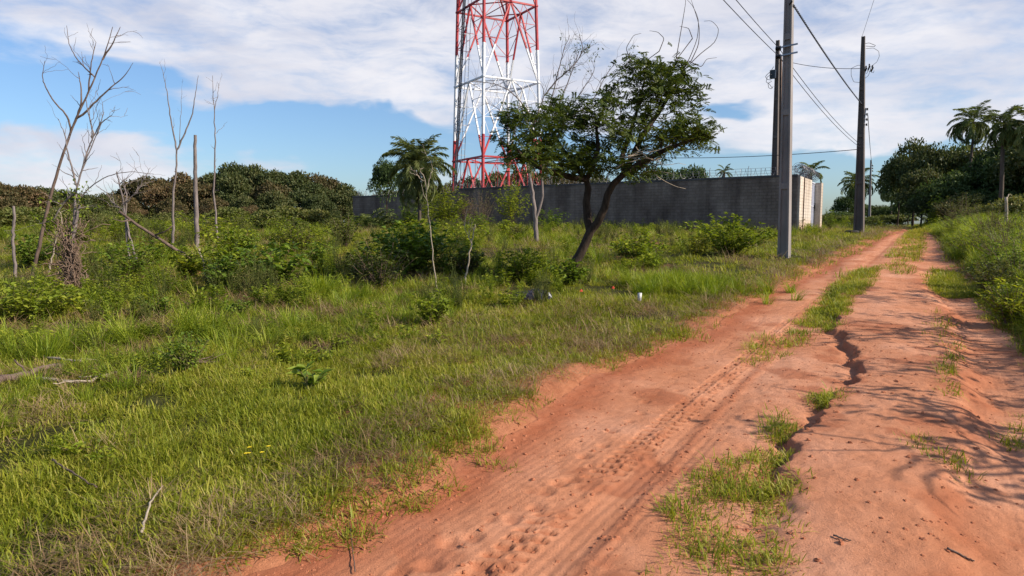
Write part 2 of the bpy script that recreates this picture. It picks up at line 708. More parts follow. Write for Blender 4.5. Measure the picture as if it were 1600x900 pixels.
M = {}
M['grass'] = leaf_mat('grass blades', [(0, (0.088, 0.111, 0.009)), (0.3, (0.183, 0.222, 0.015)), (0.58, (0.306, 0.315, 0.029)), (0.78, (0.401, 0.352, 0.062)), (1, (0.519, 0.408, 0.144))], .42)
M['grass_tall'] = leaf_mat('tall grass blades', [(0, (0.077, 0.124, 0.009)), (0.4, (0.193, 0.261, 0.018)), (0.75, (0.335, 0.365, 0.036)), (1, (0.541, 0.455, 0.114))], .42)
M['straw'] = leaf_mat('dry straw', [(0, (.13, .075, .035)), (.5, (.26, .165, .08)), (1, (.44, .33, .18))], .2)
M['weed'] = leaf_mat('field weed leaves', [(0, (0.063, 0.102, 0.009)), (0.5, (0.197, 0.253, 0.020)), (1, (0.447, 0.442, 0.045))], .38)
M['yellow_weed'] = leaf_mat('yellowish weed leaves', [(0, (0.132, 0.165, 0.022)), (0.5, (0.242, 0.253, 0.033)), (1, (0.396, 0.352, 0.055))], .38)
M['bush'] = leaf_mat('dark bush leaves', [(0, (0.054, 0.094, 0.012)), (0.5, (0.134, 0.206, 0.024)), (1, (0.322, 0.376, 0.054))], .35)
M['bright_bush'] = leaf_mat('bright bush leaves', [(0, (0.090, 0.132, 0.011)), (0.5, (0.195, 0.251, 0.021)), (1, (0.375, 0.383, 0.048))], .4)
M['tree_leaf'] = leaf_mat('leaning tree leaves', [(0, (0.025, 0.040, 0.009)), (0.5, (0.062, 0.093, 0.018)), (1, (0.154, 0.178, 0.035))], .32, clump=.8)
M['wood_leaf'] = leaf_mat('far wood leaves', [(0, (0.027, 0.042, 0.012)), (0.45, (0.063, 0.084, 0.024)), (0.8, (0.128, 0.128, 0.042)), (1, (0.195, 0.143, 0.068))], .25, .6, clump=.25)
M['rust_leaf'] = leaf_mat('rusty wood leaves', [(0, (0.039, 0.039, 0.013)), (0.4, (0.091, 0.081, 0.029)), (0.75, (0.169, 0.111, 0.052)), (1, (0.247, 0.143, 0.078))], .25, .6, clump=.25)
M['grove_leaf'] = leaf_mat('dark grove leaves', [(0, (0.024, 0.044, 0.014)), (0.5, (0.058, 0.093, 0.024)), (1, (0.136, 0.178, 0.051))], .25, .6, clump=.3)  # dark green leaf tones, varied leaf by leaf
M['scrub'] = leaf_mat('scrub leaves', [(0, (0.048, 0.068, 0.014)), (0.45, (0.110, 0.132, 0.029)), (0.8, (0.193, 0.185, 0.054)), (1, (0.276, 0.211, 0.108))], .3, .6, clump=.4)
M['palm'] = leaf_mat('palm leaflets', [(0, (0.050, 0.081, 0.022)), (0.5, (0.135, 0.170, 0.044)), (1, (0.320, 0.325, 0.106))], .3, .45, clump=.5)
M['palm_pale'] = leaf_mat('pale feathery palm leaflets', [(0, (.07, .095, .03)), (.5, (.16, .185, .06)), (1, (.32, .31, .13))], .4, .5, clump=.6)
M['bark_dark'] = bark_mat('dark bark', (.022, .015, .011), (.075, .052, .038))
M['bark_grey'] = bark_mat('bare grey bark', (.10, .08, .075), (.27, .22, .20))
M['bark_brown'] = bark_mat('bare brown bark', (.07, .045, .035), (.20, .14, .11))
M['bark_pale'] = bark_mat('pale dry bark', (.24, .19, .14), (.46, .38, .29))
M['palm_trunk'] = bark_mat('palm trunk', (.055, .042, .033), (.13, .10, .08), 6)
M['stem'] = bark_mat('plant stems', (.06, .06, .02), (.16, .14, .05))
M['dry_stem'] = bark_mat('dry weed stems', (.11, .07, .05), (.26, .18, .13))


def concrete(name, c0, c1, bands=None):
    m, nt, out = new_mat(name)
    n1 = tnoise(nt, 1.3, 6, .6, 'Object', (1, 1, .35))
    n2 = tnoise(nt, 30, 4, .6)
    col = ramp(nt, n1, [(.3, c0), (.7, c1)])
    principled(nt, out, col, .85, .25, bump(nt, n2, .35, .01))
    return m


M['concrete'] = concrete('pole concrete', (.17, .148, .140), (.33, .295, .275))
M['concrete_dark'] = concrete('weathered pole concrete', (.07, .055, .05), (.16, .135, .12))
M['coping'] = concrete('dark coping', (.06, .055, .055), (.12, .11, .11))


def flat(name, c, rough=.6, spec=.3, metal=0, nz=0.25):
    m, nt, out = new_mat(name)
    n = tnoise(nt, 9, 4)
    col = ramp(nt, n, [(.25, tuple(v * (1 - nz) for v in c)), (.75, tuple(min(1, v * (1 + nz)) for v in c))])
    principled(nt, out, col, rough, spec, None, metal)
    return m


M['wire'] = flat('black cable', (.025, .024, .028), .5)
M['steel'] = flat('galvanised steel', (.30, .31, .34), .45, .5, .6)
M['insulator'] = flat('dark insulator', (.012, .010, .010), .3, .5)
M['razor'] = flat('razor wire', (.20, .19, .20), .5, .4, .4)
M['gate'] = flat('grey white gate paint', (.52, .53, .60), .5, .4, 0, .12)
M['rust'] = flat('rust', (.11, .055, .035), .85)
M['bag'] = flat('dark blue plastic', (.022, .022, .036), .6, .2)
M['white'] = flat('white plastic', (.50, .49, .47), .5, .4, 0, .06)
M['rubber'] = flat('black rubber', (.02, .018, .017), .8)
M['lead_cable'] = flat('tower feeder cables', (.035, .035, .045), .5)
M['yellow'] = flat('yellow petals', (.70, .55, .03), .6)
M['red_scrap'] = flat('red plastic', (.55, .06, .03), .5)


def brick_mat(name, c1, c2, mortar, stain, base):
    m, nt, out = new_mat(name)
    tc = nt.nodes.new('ShaderNodeTexCoord')
    br = nt.nodes.new('ShaderNodeTexBrick')
    br.inputs['Scale'].default_value = 1.0
    br.inputs['Brick Width'].default_value = .40
    br.inputs['Row Height'].default_value = .16
    br.inputs['Mortar Size'].default_value = .014
    br.inputs['Color1'].default_value = (*c1, 1)
    br.inputs['Color2'].default_value = (*c2, 1)
    br.inputs['Mortar'].default_value = (*mortar, 1)
    sp = nt.nodes.new('ShaderNodeSeparateXYZ')
    cb = nt.nodes.new('ShaderNodeCombineXYZ')
    nt.links.new(tc.outputs['Object'], sp.inputs[0])
    nt.links.new(sp.outputs[0], cb.inputs[0])
    nt.links.new(sp.outputs[2], cb.inputs[1])
    nt.links.new(cb.outputs[0], br.inputs['Vector'])
    n = tnoise(nt, .9, 6, .6, 'Object', (1, 1, .5))
    n2 = tnoise(nt, 12, 4, .6)
    f = math_n(nt, 'MULTIPLY', n, 1.0)
    stainc = ramp(nt, f, [(.35, stain), (.62, (1, 1, 1))])
    col = mixc(nt, 1.0, br.outputs['Color'], stainc, 'MULTIPLY')
    col = mixc(nt, .35, col, ramp(nt, n2, [(.3, (.6, .6, .6)), (.7, (1.25, 1.2, 1.2))]), 'MULTIPLY')
    n5 = tnoise(nt, 2.2, 5, .6, 'Object', (1, 1, .07))
    col = mixc(nt, .5, col, ramp(nt, n5, [(.36, (.42, .40, .40)), (.56, (1, 1, 1))]), 'MULTIPLY')
    # red mud splashed along the foot of the wall
    foot = math_n(nt, 'ADD', sp.outputs[2], math_n(nt, 'MULTIPLY', n, -.8))
    ff = nt.nodes.new('ShaderNodeMapRange')
    ff.inputs['From Min'].default_value = -.25
    ff.inputs['From Max'].default_value = .35
    ff.inputs['To Min'].default_value = .7
    ff.inputs['To Max'].default_value = 0
    nt.links.new(foot, ff.inputs['Value'])
    col = mixc(nt, ff.outputs[0], col, base)
    hh = math_n(nt, 'ADD', math_n(nt, 'MULTIPLY', br.outputs['Fac'], -1.0), math_n(nt, 'MULTIPLY', n2, .4))
    principled(nt, out, col, .9, .2, bump(nt, hh, .8, .015))
    return m


M['block'] = brick_mat('weathered wall blocks', (.230, .182, .148), (.280, .222, .184), (.205, .162, .132), (.55, .52, .52), (.22, .14, .10))
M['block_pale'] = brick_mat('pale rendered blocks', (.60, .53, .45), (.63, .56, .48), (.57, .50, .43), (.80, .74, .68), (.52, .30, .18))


def tower_mat():
    m, nt, out = new_mat('red and white banded tower paint')
    tc = nt.nodes.new('ShaderNodeTexCoord')
    sp = nt.nodes.new('ShaderNodeSeparateXYZ')
    nt.links.new(tc.outputs['Object'], sp.inputs[0])
    z = math_n(nt, 'DIVIDE', math_n(nt, 'ADD', sp.outputs[2], -8.25 + 1.33), 6.55)
    fl = math_n(nt, 'FLOOR', z, 0)
    par = math_n(nt, 'PINGPONG', fl, 1.0)
    par = math_n(nt, 'ABSOLUTE', math_n(nt, 'MODULO', fl, 2.0), 0)
    n = tnoise(nt, 2.5, 5)
    red = ramp(nt, n, [(.32, (.30, .016, .024)), (.68, (.52, .05, .05))])
    wht = ramp(nt, n, [(.3, (.62, .62, .66)), (.7, (.78, .78, .79))])
    col = mixc(nt, par, wht, red)
    principled(nt, out, col, .5, .4)
    return m


M['tower'] = tower_mat()


def soil_mats():
    # the bare track
    m, nt, out = new_mat('red sandy track')
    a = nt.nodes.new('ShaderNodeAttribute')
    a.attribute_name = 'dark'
    n1 = tnoise(nt, 1.1, 6, .6)
    n2 = tnoise(nt, 9, 6, .65)
    n3 = tnoise(nt, 90, 5, .7)
    n4 = tnoise(nt, 260, 3, .7)
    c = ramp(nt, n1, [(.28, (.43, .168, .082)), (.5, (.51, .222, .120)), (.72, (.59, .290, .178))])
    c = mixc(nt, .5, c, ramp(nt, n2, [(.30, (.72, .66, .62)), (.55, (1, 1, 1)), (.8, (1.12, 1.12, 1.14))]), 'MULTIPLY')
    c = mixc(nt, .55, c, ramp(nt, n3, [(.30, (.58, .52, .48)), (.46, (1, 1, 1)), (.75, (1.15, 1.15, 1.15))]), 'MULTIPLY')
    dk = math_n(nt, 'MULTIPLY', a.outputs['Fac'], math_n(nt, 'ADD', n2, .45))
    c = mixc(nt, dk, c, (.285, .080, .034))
    h = math_n(nt, 'ADD', math_n(nt, 'MULTIPLY', n3, .8), math_n(nt, 'MULTIPLY', n4, .35))
    h = math_n(nt, 'ADD', h, math_n(nt, 'MULTIPLY', n2, 1.2))
    principled(nt, out, c, .95, .12, bump(nt, h, .75, .014))
    M['track'] = m
    # the field floor under the grass
    m, nt, out = new_mat('field soil with litter')
    a = nt.nodes.new('ShaderNodeAttribute')
    a.attribute_name = 'soil'
    n1 = tnoise(nt, .6, 6, .62)
    n2 = tnoise(nt, 7, 6, .65)
    n3 = tnoise(nt, 60, 4, .7)
    c = ramp(nt, n1, [(.30, (.060, .038, .020)), (.46, (.045, .046, .013)), (.58, (.066, .066, .017)), (.75, (.13, .085, .042))])
    c = mixc(nt, .7, c, ramp(nt, n2, [(.30, (.45, .42, .4)), (.55, (1, 1, 1)), (.8, (1.35, 1.3, 1.25))]), 'MULTIPLY')
    c = mixc(nt, .6, c, ramp(nt, n3, [(.30, (.5, .48, .45)), (.55, (1, 1, 1)), (.8, (1.3, 1.25, 1.2))]), 'MULTIPLY')
    f = math_n(nt, 'ADD', a.outputs['Fac'], math_n(nt, 'MULTIPLY', math_n(nt, 'SUBTRACT', n2, .5), .7))
    red = ramp(nt, n2, [(.3, (.27, .095, .045)), (.7, (.42, .175, .09))])
    mr = nt.nodes.new('ShaderNodeMapRange')
    mr.inputs['From Min'].default_value = .3
    mr.inputs['From Max'].default_value = .75
    nt.links.new(f, mr.inputs['Value'])
    c = mixc(nt, mr.outputs[0], c, red)
    h = math_n(nt, 'ADD', math_n(nt, 'MULTIPLY', n3, .6), n2)
    principled(nt, out, c, .95, .1, bump(nt, h, .8, .03))
    M['field'] = m


soil_mats()

# ------------------------------------------------------------------ ground and track
def grid_faces(r, c):
    i = np.arange(r - 1)[:, None] * c
    j = np.arange(c - 1)[None, :]
    return np.stack([i + j, i + j + 1, i + c + j + 1, i + c + j], -1).reshape(-1, 4)


def build_ground():
    ys = np.concatenate([np.linspace(-120, -6, 16), np.arange(-5, 2.4, .5), np.arange(2.4, 12, .06), np.arange(12, 45, .22),
                         np.geomspace(45, 3000, 60)])
    u = np.concatenate([-np.geomspace(1500, 10, 40), np.arange(-9.8, 9.8, .10), np.geomspace(10, 1500, 40)])
    # columns fan out with distance so that the sheet is fine where it is near
    Y, U = np.meshgrid(ys, u, indexing='ij')
    sp_ = np.clip(.12 * np.abs(Y) + .25, .6, 6)
    X = U * sp_ + .35 * np.clip(Y, 0, 60)
    er, el = edge_right(X, Y), edge_left(X, Y)
    inside = np.minimum(nmap(-el, 0.02, .22), nmap(-er, .02, .22)) * (1 - nmap(Y, 62, 70)) * nmap(Y, 1.3, 1.6)
    Z = gz(X, Y) - inside * .16
    soil = np.maximum(1 - nmap(el, .0, 1.0), 0) * (er < .8) + (er >= 0) * (1 - nmap(er, 0, .7)) * .9
    soil = np.maximum(soil, nmap(fbm(X, Y, 1.8, 41, 4), .60, .72) * .75 * (1 - nmap(Y, 20, 40)))
    soil = soil * (1 - nmap(Y, 60, 75))
    me = mesh_np('ground', np.stack([X, Y, Z], -1).reshape(-1, 3), [grid_faces(len(ys), len(u))], True, {'soil': soil.ravel()})
    me.materials.append(M['field'])
    tag(link('ground', me), kind='structure')


def build_track():
    ys = np.concatenate([np.arange(1.5, 5.5, .0125), np.arange(5.5, 9, .02), np.arange(9, 18, .05), np.arange(18, 70, .25)])
    ncol = 420
    t = np.linspace(0, 1, ncol)
    Y, T = np.meshgrid(ys, t, indexing='ij')
    A = XL(Y) - .75
    B = XR(Y) + .75
    X = A + (B - A) * T
    el, er = edge_left(X, Y), edge_right(X, Y)
    out_ = np.maximum(nmap(el, -.02, .20), nmap(er, -.02, .20))
    Z = gz(X, Y) + .004 - out_ * .22
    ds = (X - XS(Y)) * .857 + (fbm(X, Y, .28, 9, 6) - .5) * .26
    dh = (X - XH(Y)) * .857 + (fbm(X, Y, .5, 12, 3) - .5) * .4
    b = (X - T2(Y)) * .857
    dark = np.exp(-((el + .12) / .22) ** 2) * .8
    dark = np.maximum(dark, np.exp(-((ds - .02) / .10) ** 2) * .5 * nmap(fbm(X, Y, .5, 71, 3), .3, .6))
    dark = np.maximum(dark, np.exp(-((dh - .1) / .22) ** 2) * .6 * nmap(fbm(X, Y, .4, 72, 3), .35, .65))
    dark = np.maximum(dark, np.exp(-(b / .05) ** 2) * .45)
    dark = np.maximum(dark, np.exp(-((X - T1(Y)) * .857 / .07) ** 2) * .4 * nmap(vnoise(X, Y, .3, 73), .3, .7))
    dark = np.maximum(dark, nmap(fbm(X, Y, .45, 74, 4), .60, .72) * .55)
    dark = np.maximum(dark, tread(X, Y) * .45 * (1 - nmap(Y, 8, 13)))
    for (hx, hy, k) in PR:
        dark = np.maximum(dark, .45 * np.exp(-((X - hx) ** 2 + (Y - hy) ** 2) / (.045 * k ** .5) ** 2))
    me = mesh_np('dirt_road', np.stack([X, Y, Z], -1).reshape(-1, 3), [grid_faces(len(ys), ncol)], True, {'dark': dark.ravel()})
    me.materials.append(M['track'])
    tag(link('dirt_road', me), kind='structure')


build_ground()
build_track()

# ------------------------------------------------------------------ communications tower
def build_tower():
    Yc = 54.0
    base = 1.33
    c0 = P(776, 350, Yc)
    t = thing('lattice_tower', 'red and white banded steel lattice tower rising behind the grey wall', 'tower', (c0[0], c0[1], base))
    th = radians(15)

    def half(z):      # half diagonal against world height
        return 3.70 - (z - 1.33) * .0345 if z < 40 else 2.36

    def corner(k, z):
        a = -pi / 2 - th + k * pi / 2
        r = half(z)
        return np.array([r * cos(a), r * sin(a), z - base])
    rings = [1.33, 6.65, 12.4, 18.05, 23.6, 29.0, 34.2]
    for k in range(4):
        mb = MB()
        mb.tube([corner(k, z) for z in rings], [.12] * len(rings), 8)
        for z in rings[1:]:      # flange at every joint
            a = corner(k, z)
            mb.tube([a - (0, 0, .06), a + (0, 0, .06)], [.17, .17], 8)
        mb.build('leg', M['tower'], t, False)
    for k in range(4):
        mb = MB()
        for j in range(len(rings) - 1):
            z0, z1 = rings[j], rings[j + 1]
            a0, a1, b0, b1 = corner(k, z0), corner(k, z1), corner(k + 1, z0), corner(k + 1, z1)
            mid = (a1 + b1) / 2
            mb.bar(a1, b1, .125)
            w = .115
            for A0, A1 in ((a0, a1), (b0, b1)):
                mb.bar(mid, A0, w)
                prev = None
                nz = 4 if j else 2
                for q in range(1, nz):
                    f = q / nz
                    l = A1 + (A0 - A1) * f
                    d = mid + (A0 - mid) * f
                    mb.bar(l, d, .036)
                    if prev is None:
                        mb.bar(A1 + (mid - A1) * .5, d, .034)
                        mb.bar(A1 + (mid - A1) * .5, l, .034)
                    else:
                        mb.bar(prev[0] if q % 2 else prev[1], d if q % 2 else l, .034)
                    prev = (l, d)
            mb.box(mid - (.12, .12, .10), mid + (.12, .12, .06))
        mb.build('face_bracing', M['tower'], t, False)
    for z in rings[1:]:
        mb = MB()
        ms = [(corner(k, z) + corner(k + 1, z)) / 2 for k in range(4)]
        for k in range(4):
            mb.bar(ms[k], ms[(k + 1) % 4], .07)
        mb.bar(ms[0], ms[2], .05)
        mb.build('plan_bracing', M['tower'], t, False)
    # ladders up the inside of the left face
    for nm, pa, pb, w, mat in (('cable_ladder', (711, 296), (724, 30), .22, 'lead_cable'), ('climbing_ladder', (721, 296), (733, 30), .30, 'steel')):
        mb = MB()
        A = P(pa[0], pa[1], Yc - .6) - np.array([c0[0], c0[1], base])
        B = P(pb[0], pb[1], Yc - .6) - np.array([c0[0], c0[1], base])
        A = A + (A - B) / (B - A)[2] * A[2]
        B = A + (B - A) * (33 / (B - A)[2])
        u = np.array([.8, .6, 0])
        for s in (-1, 1):
            mb.bar(A + u * s * w / 2, B + u * s * w / 2, .045)
        n = int(33 / .45)
        for i in range(n):
            p = A + (B - A) * (i + .5) / n
            mb.bar(p - u * w / 2, p + u * w / 2, .03)
            if i % 4 == 0:
                mb.bar(p - u * w * 1.4, p + u * w * .9, .035)
        if nm == 'cable_ladder':
            for s in (-.06, 0, .06):
                mb.tube([A + u * s, B + u * s], .022, 5)
        mb.build(nm, M[mat], t, False)


build_tower()

# ------------------------------------------------------------------ compound wall
CX, CY = P(1243, 365, 34)[:2]
WD = np.array([-0.795, 0.606])                # the long side runs away to the left
RD = np.array([0.521, 0.853])                 # the gate side runs along the track
TOP = 4.09


def build_wall():
    base = 1.22
    t = thing('compound_wall', 'long grey block wall with coiled razor wire around the tower compound', 'wall', (CX, CY, base))
    ang = math.atan2(WD[1], WD[0])
    H = TOP - base
    Ln = 33.4
    # long side in two lengths, the far one a little lower
    for (s0, s1, h) in ((0, 22.3, H), (22.303, Ln, H - .26)):
        mb = MB()
        mb.box((s0, -.10, -.5), (s1, .10, h - .06))
        o = mb.build('wall_panel', M['block'], t, False)
        o.rotation_euler[2] = ang
        mb = MB()
        mb.box((s0, -.13, h - .058), (s1, .13, h + .05))
        o = mb.build('coping', M['coping'], t, False)
        o.rotation_euler[2] = ang
        for k in range(int((s1 - s0) // 3.2)):
            pass
    ang2 = math.atan2(RD[1], RD[0])
    L1 = 3.2
    mb = MB()
    mb.box((.104, -.10, -.5), (L1 + 0.9, .10, H - .03))
    o = mb.build('wall_panel', M['block_pale'], t, False)
    o.rotation_euler[2] = ang2
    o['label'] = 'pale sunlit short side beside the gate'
    mb = MB()
    mb.bar((1.35, -.125, -.2), (1.35, -.125, H - .04), .05)
    o = mb.build('drain_pipe', M['rust'], t, False)
    o.rotation_euler[2] = ang2
    g = MB()
    gx0, gx1 = L1 + .93, L1 + 2.1
    g.box((gx0, -.06, -.02), (gx1, -.02, H - .10))
    for q in np.linspace(gx0 + .03, gx1 - .03, 5):
        g.box((q - .02, -.085, 0), (q + .02, -.0605, H - .12))
    for zz in (.03, H * .5, H - .16):
        g.box((gx0, -.105, zz), (gx1, -.0855, zz + .05))
    go = g.build('gate', M['gate'], t, False)
    go.rotation_euler[2] = ang2
    h = MB()
    h.box((gx1 - .28, -.17, H * .46), (gx1 - .14, -.106, H * .53))
    h.bar((gx1 - .21, -.16, H * .42), (gx1 - .21, -.16, H * .57), .03)
    h.build('handle', M['rubber'], go, False)
    p = MB()
    p.box((gx1 + .03, -.42, -.5), (gx1 + .75, .25, H - .10))
    o = p.build('gate_pillar', M['block_pale'], t, False)
    o.rotation_euler[2] = ang2
    # razor wire coils
    def coil(s0, s1, d, hz, r, turns, rot, name):
        mb = MB()
        n = int(turns * 14)
        tt = np.linspace(0, 1, n)
        rr = r * (1 + .12 * np.sin(tt * 71))
        pts = np.stack([s0 + (s1 - s0) * tt + .05 * np.sin(tt * 37), d + rr * np.cos(tt * turns * 2 * pi), hz + r + rr * np.sin(tt * turns * 2 * pi)], 1)
        mb.tube(pts, .0085, 4, False)
        o = mb.build(name, M['razor'], t, False)
        o.rotation_euler[2] = rot
        return o
    coil(.2, 5.6, 0, H, .27, 26, ang2, 'razor_wire_coil')
    coil(.5, 5.6, .1, H + .2, .22, 17, ang2, 'razor_wire_coil')
    coil(.0, 3.0, 0, H + .05, .20, 12, ang, 'razor_wire_coil')
    coil(3.0, 22.0, 0, H + .05, .17, 56, ang, 'razor_wire_coil')
    coil(22.4, Ln, 0, H - .22, .20, 36, ang, 'razor_wire_coil')
    posts = [(s, H) for s in np.arange(.4, 22, 2.05)] + [(s, H - .26) for s in np.arange(22.6, Ln, .85)]
    for s, h in posts:
        mb = MB()
        mb.bar((s, 0, h + .03), (s, 0, h + .42), .022)
        mb.bar((s, 0, h + .42), (s, -.12, h + .58), .02)
        o = mb.build('wire_post', M['razor'], t, False)
        o.rotation_euler[2] = ang
    for q, zz in enumerate((.16, .30, .44)):
        mb = MB()
        mb.tube([(s, -.02, H + zz + .01 * sin(s * 3)) for s in np.linspace(0, 22, 24)], .006, 4)
        o = mb.build('strand_wire', M['razor'], t, False)
        o.rotation_euler[2] = ang


build_wall()

# ------------------------------------------------------------------ poles and wires
AXR = radians(38)          # the poles are set square to the track


def h_pole(name, label, base, top_h, w0, w1, mat, lean=(0, 0), rot=-AXR, blocks=(), group=None):
    """double-T concrete pole: two flanges, a recessed web and solid blocks"""
    t = thing(name, label, 'utility pole', base, group)
    t.rotation_euler[2] = rot
    if len(lean) == 3:      # the point the pole's top leans to
        dx = (lean[0] - base[0]) / (lean[2] - base[2])
        lean = (dx * cos(rot), -dx * sin(rot))
    mb = MB()

    def sect(z, x0, x1, y0, y1):
        k = (w0 + (w1 - w0) * z / top_h) / w0
        lx, ly = lean[0] * z, lean[1] * z
        return [(lx + x * k, ly + y * k, z) for x, y in ((x0, y0), (x1, y0), (x1, y1), (x0, y1))]

    def prism(x0, x1, y0, y1, z0, z1):
        V = sect(z0, x0, x1, y0, y1) + sect(z1, x0, x1, y0, y1)
        mb.add(V, [(3, 2, 1, 0), (4, 5, 6, 7), (0, 1, 5, 4), (1, 2, 6, 5), (2, 3, 7, 6), (3, 0, 4, 7)])
    h = w0 / 2
    d = w0 * .42
    prism(-h, -h * .62, -d, d, -.4, top_h)
    prism(h * .62, h, -d, d, -.4, top_h)
    prism(-h * .617, h * .617, -d * .55, d * .55, -.4, top_h - .002)
    for z in blocks:
        prism(-h * .617, h * .617, -d * .93, d * .93, z, z + .16)
    mb.build('shaft', mat, t, False)
    return t


def local(t, p):
    """a world point in the frame of thing t"""
    d = np.asarray(p, float) - np.array(t.location)
    a = -t.rotation_euler[2]
    return np.array([d[0] * cos(a) - d[1] * sin(a), d[0] * sin(a) + d[1] * cos(a), d[2]])


Bn = G(1225, 403)
near_pole = h_pole('utility_pole', 'nearest concrete pole, full height of the picture, in front of the wall corner', Bn, 9.4, .30, .17, M['concrete'],
                   lean=P(1233, 0, Bn[1]), blocks=(1.9, 3.9, 5.9, 7.9))
Yn = Bn[1]


def insulator(t, px, py, Y, side=-1):
    p = local(t, P(px, py, Y))
    mb = MB()
    mb.bar((p[0] - .06, -.16, p[2] + .02), (p[0] + .42, -.16, p[2] + .05), .03, .04)
    b = mb.build('bracket', M['steel'], t, False)
    mb = MB()
    for k in range(4):
        c = np.array([p[0] - .02 - k * .035, -.16, p[2]])
        mb.tube([c, c - (.012, 0, 0), c - (.03, 0, 0)], [.05, .075, .045], 10)
    mb.build('insulator', M['insulator'], b)
    return P(px - 4, py, Y)


w1 = insulator(near_pole, 1221, 75, Yn)
w2 = insulator(near_pole, 1221, 88, Yn)
mb = MB()
q = local(near_pole, P(1238, 8, Yn))
mb.bar((q[0] - .06, -.10, q[2]), (q[0] + .06, -.24, q[2] + .03), .03)
mb.tube([(q[0] + .02, -.2, q[2]), (q[0] + .06, -.26, q[2] + .09)], .015, 6)
mb.build('hook', M['insulator'], near_pole)

Yf = 33.2
Bf = P(1342, 363, Yf)
Bf[2] = float(gz(Bf[0], Bf[1])) - .03
far_pole = h_pole('utility_pole', 'dark weathered pole standing alone at the track edge beyond the gate', Bf, P(1349, 57, Yf)[2] - Bf[2], .44, .15,
                  M['concrete_dark'], lean=P(1349, 57, Yf), rot=-AXR, blocks=(2.4, 4.6, 6.8))


def squiggle(t, pts, Y, r=.016, name='jumper_wire'):
    mb = MB()
    pp = [local(t, P(a, b, Y)) + np.array([0, (c if len(x) > 2 else 0), 0]) for x in pts for a, b, c in [x if len(x) > 2 else (*x, 0)]]
    pp = np.array(pp)
    tt = np.linspace(0, 1, len(pp))
    t2 = np.linspace(0, 1, len(pp) * 4)
    pp = np.stack([np.interp(t2, tt, pp[:, k]) for k in range(3)], 1)
    mb.tube(pp, r, 5)
    return mb.build(name, M['wire'], t)


squiggle(far_pole, [(1352, 68), (1358, 67), (1368, 71), (1366, 73), (1353, 72)], Yf, .012)
squiggle(far_pole, [(1353, 76), (1365, 75), (1373, 80), (1374, 88), (1370, 97), (1362, 103), (1357, 118), (1352, 122)], Yf, .010)
squiggle(far_pole, [(1347, 102), (1340, 102), (1330, 107), (1330, 118), (1334, 128), (1345, 129)], Yf, .010)
for a in ((1353, 107), (1358, 104), (1363, 106)):
    p = local(far_pole, P(a[0], a[1], Yf - .1))
    mb = MB()
    mb.tube([p + (0, 0, .12), p + (.02, 0, 0), p - (.05, 0, .18)], [.03, .045, .03], 7)
    mb.tube([p - (.05, 0, .18), p - (-.05, 0, .24), p + (.1, 0, -.1)], .012, 5)
    mb.build('fuse_cutout', M['insulator'], far_pole)
p = local(far_pole, P(1351, 183, Yf - .1))
mb = MB()
mb.bar(p - (0, 0, .42), p + (.03, 0, .42), .04)
mb.build('insulator_rack', M['steel'], far_pole, False)
for k in range(4):
    mb = MB()
    c = p + np.array([.10, 0, -.36 + k * .24])
    mb.tube([c - (0, 0, .05), c - (0, 0, .02), c + (0, 0, .02), c + (0, 0, .05)], [.05, .035, .035, .05], 8)
    mb.bar(c - (.1, 0, 0), c, .02)
    mb.build('insulator', M['insulator'], far_pole)

# the pair just behind the wall corner
pair_lbl = ['thin dark pole with hanging wire loops, just left of the nearest pole behind the wall',
            'reddish dark pole half hidden between the nearest pole and the looped pole']
Bp = P(1210, 358, 37.5)
pair = []
for k, (px, pxt, pyt, Y) in enumerate(((1208.5, 1215.5, 63, 37.5), (1217, 1219, 88, 38.6))):
    b = P(px, 358, Y)
    b[2] = float(gz(b[0], b[1]))
    tp = P(pxt, pyt, Y)
    H_ = tp[2] - b[2]
    ra = -AXR
    dx = tp[0] - b[0]
    pair.append(h_pole('utility_pole', pair_lbl[k], b, H_, .36, .17, M['concrete_dark'] if k == 0 else M['bark_brown'],
                       lean=(dx / H_ * cos(ra), -dx / H_ * sin(ra)), blocks=(3, 5, 7) if k == 0 else ()))
squiggle(pair[0], [(1209, 104), (1204, 112), (1199, 116), (1196, 120), (1199, 124), (1205, 125)], 37.3, .014, 'wire_loop')
squiggle(pair[0], [(1206, 116), (1199, 120), (1197, 128), (1202, 131), (1207, 138)], 37.2, .014, 'wire_loop')
squiggle(pair[0], [(1206, 127), (1200, 130), (1201, 137), (1205, 139), (1208, 135)], 37.2, .014, 'wire_loop')
mb = MB()
p = local(pair[0], P(1209, 116, 37.3))
mb.box(p - (.18, .1, .22), p + (.1, .1, .22))
mb.build('junction_box', M['insulator'], pair[0], False)

Bd = P(1358, 353, 98)
Bd[2] = float(gz(Bd[0], Bd[1]))
dist_pole = h_pole('utility_pole', 'small distant pole right of the weathered pole, by the palms', Bd, P(1361, 250, 98)[2] - Bd[2], .34, .18, M['concrete'], lean=P(1361, 250, 98))
for k in range(3):
    mb = MB()
    c = local(dist_pole, P(1363.5, 259 + 4 * k, 98))
    mb.tube([c - (0, 0, .1), c + (0, 0, .1)], .09, 6)
    mb.bar(c - (.3, 0, 0), c, .05)
    mb.build('insulator', M['insulator'], dist_pole)


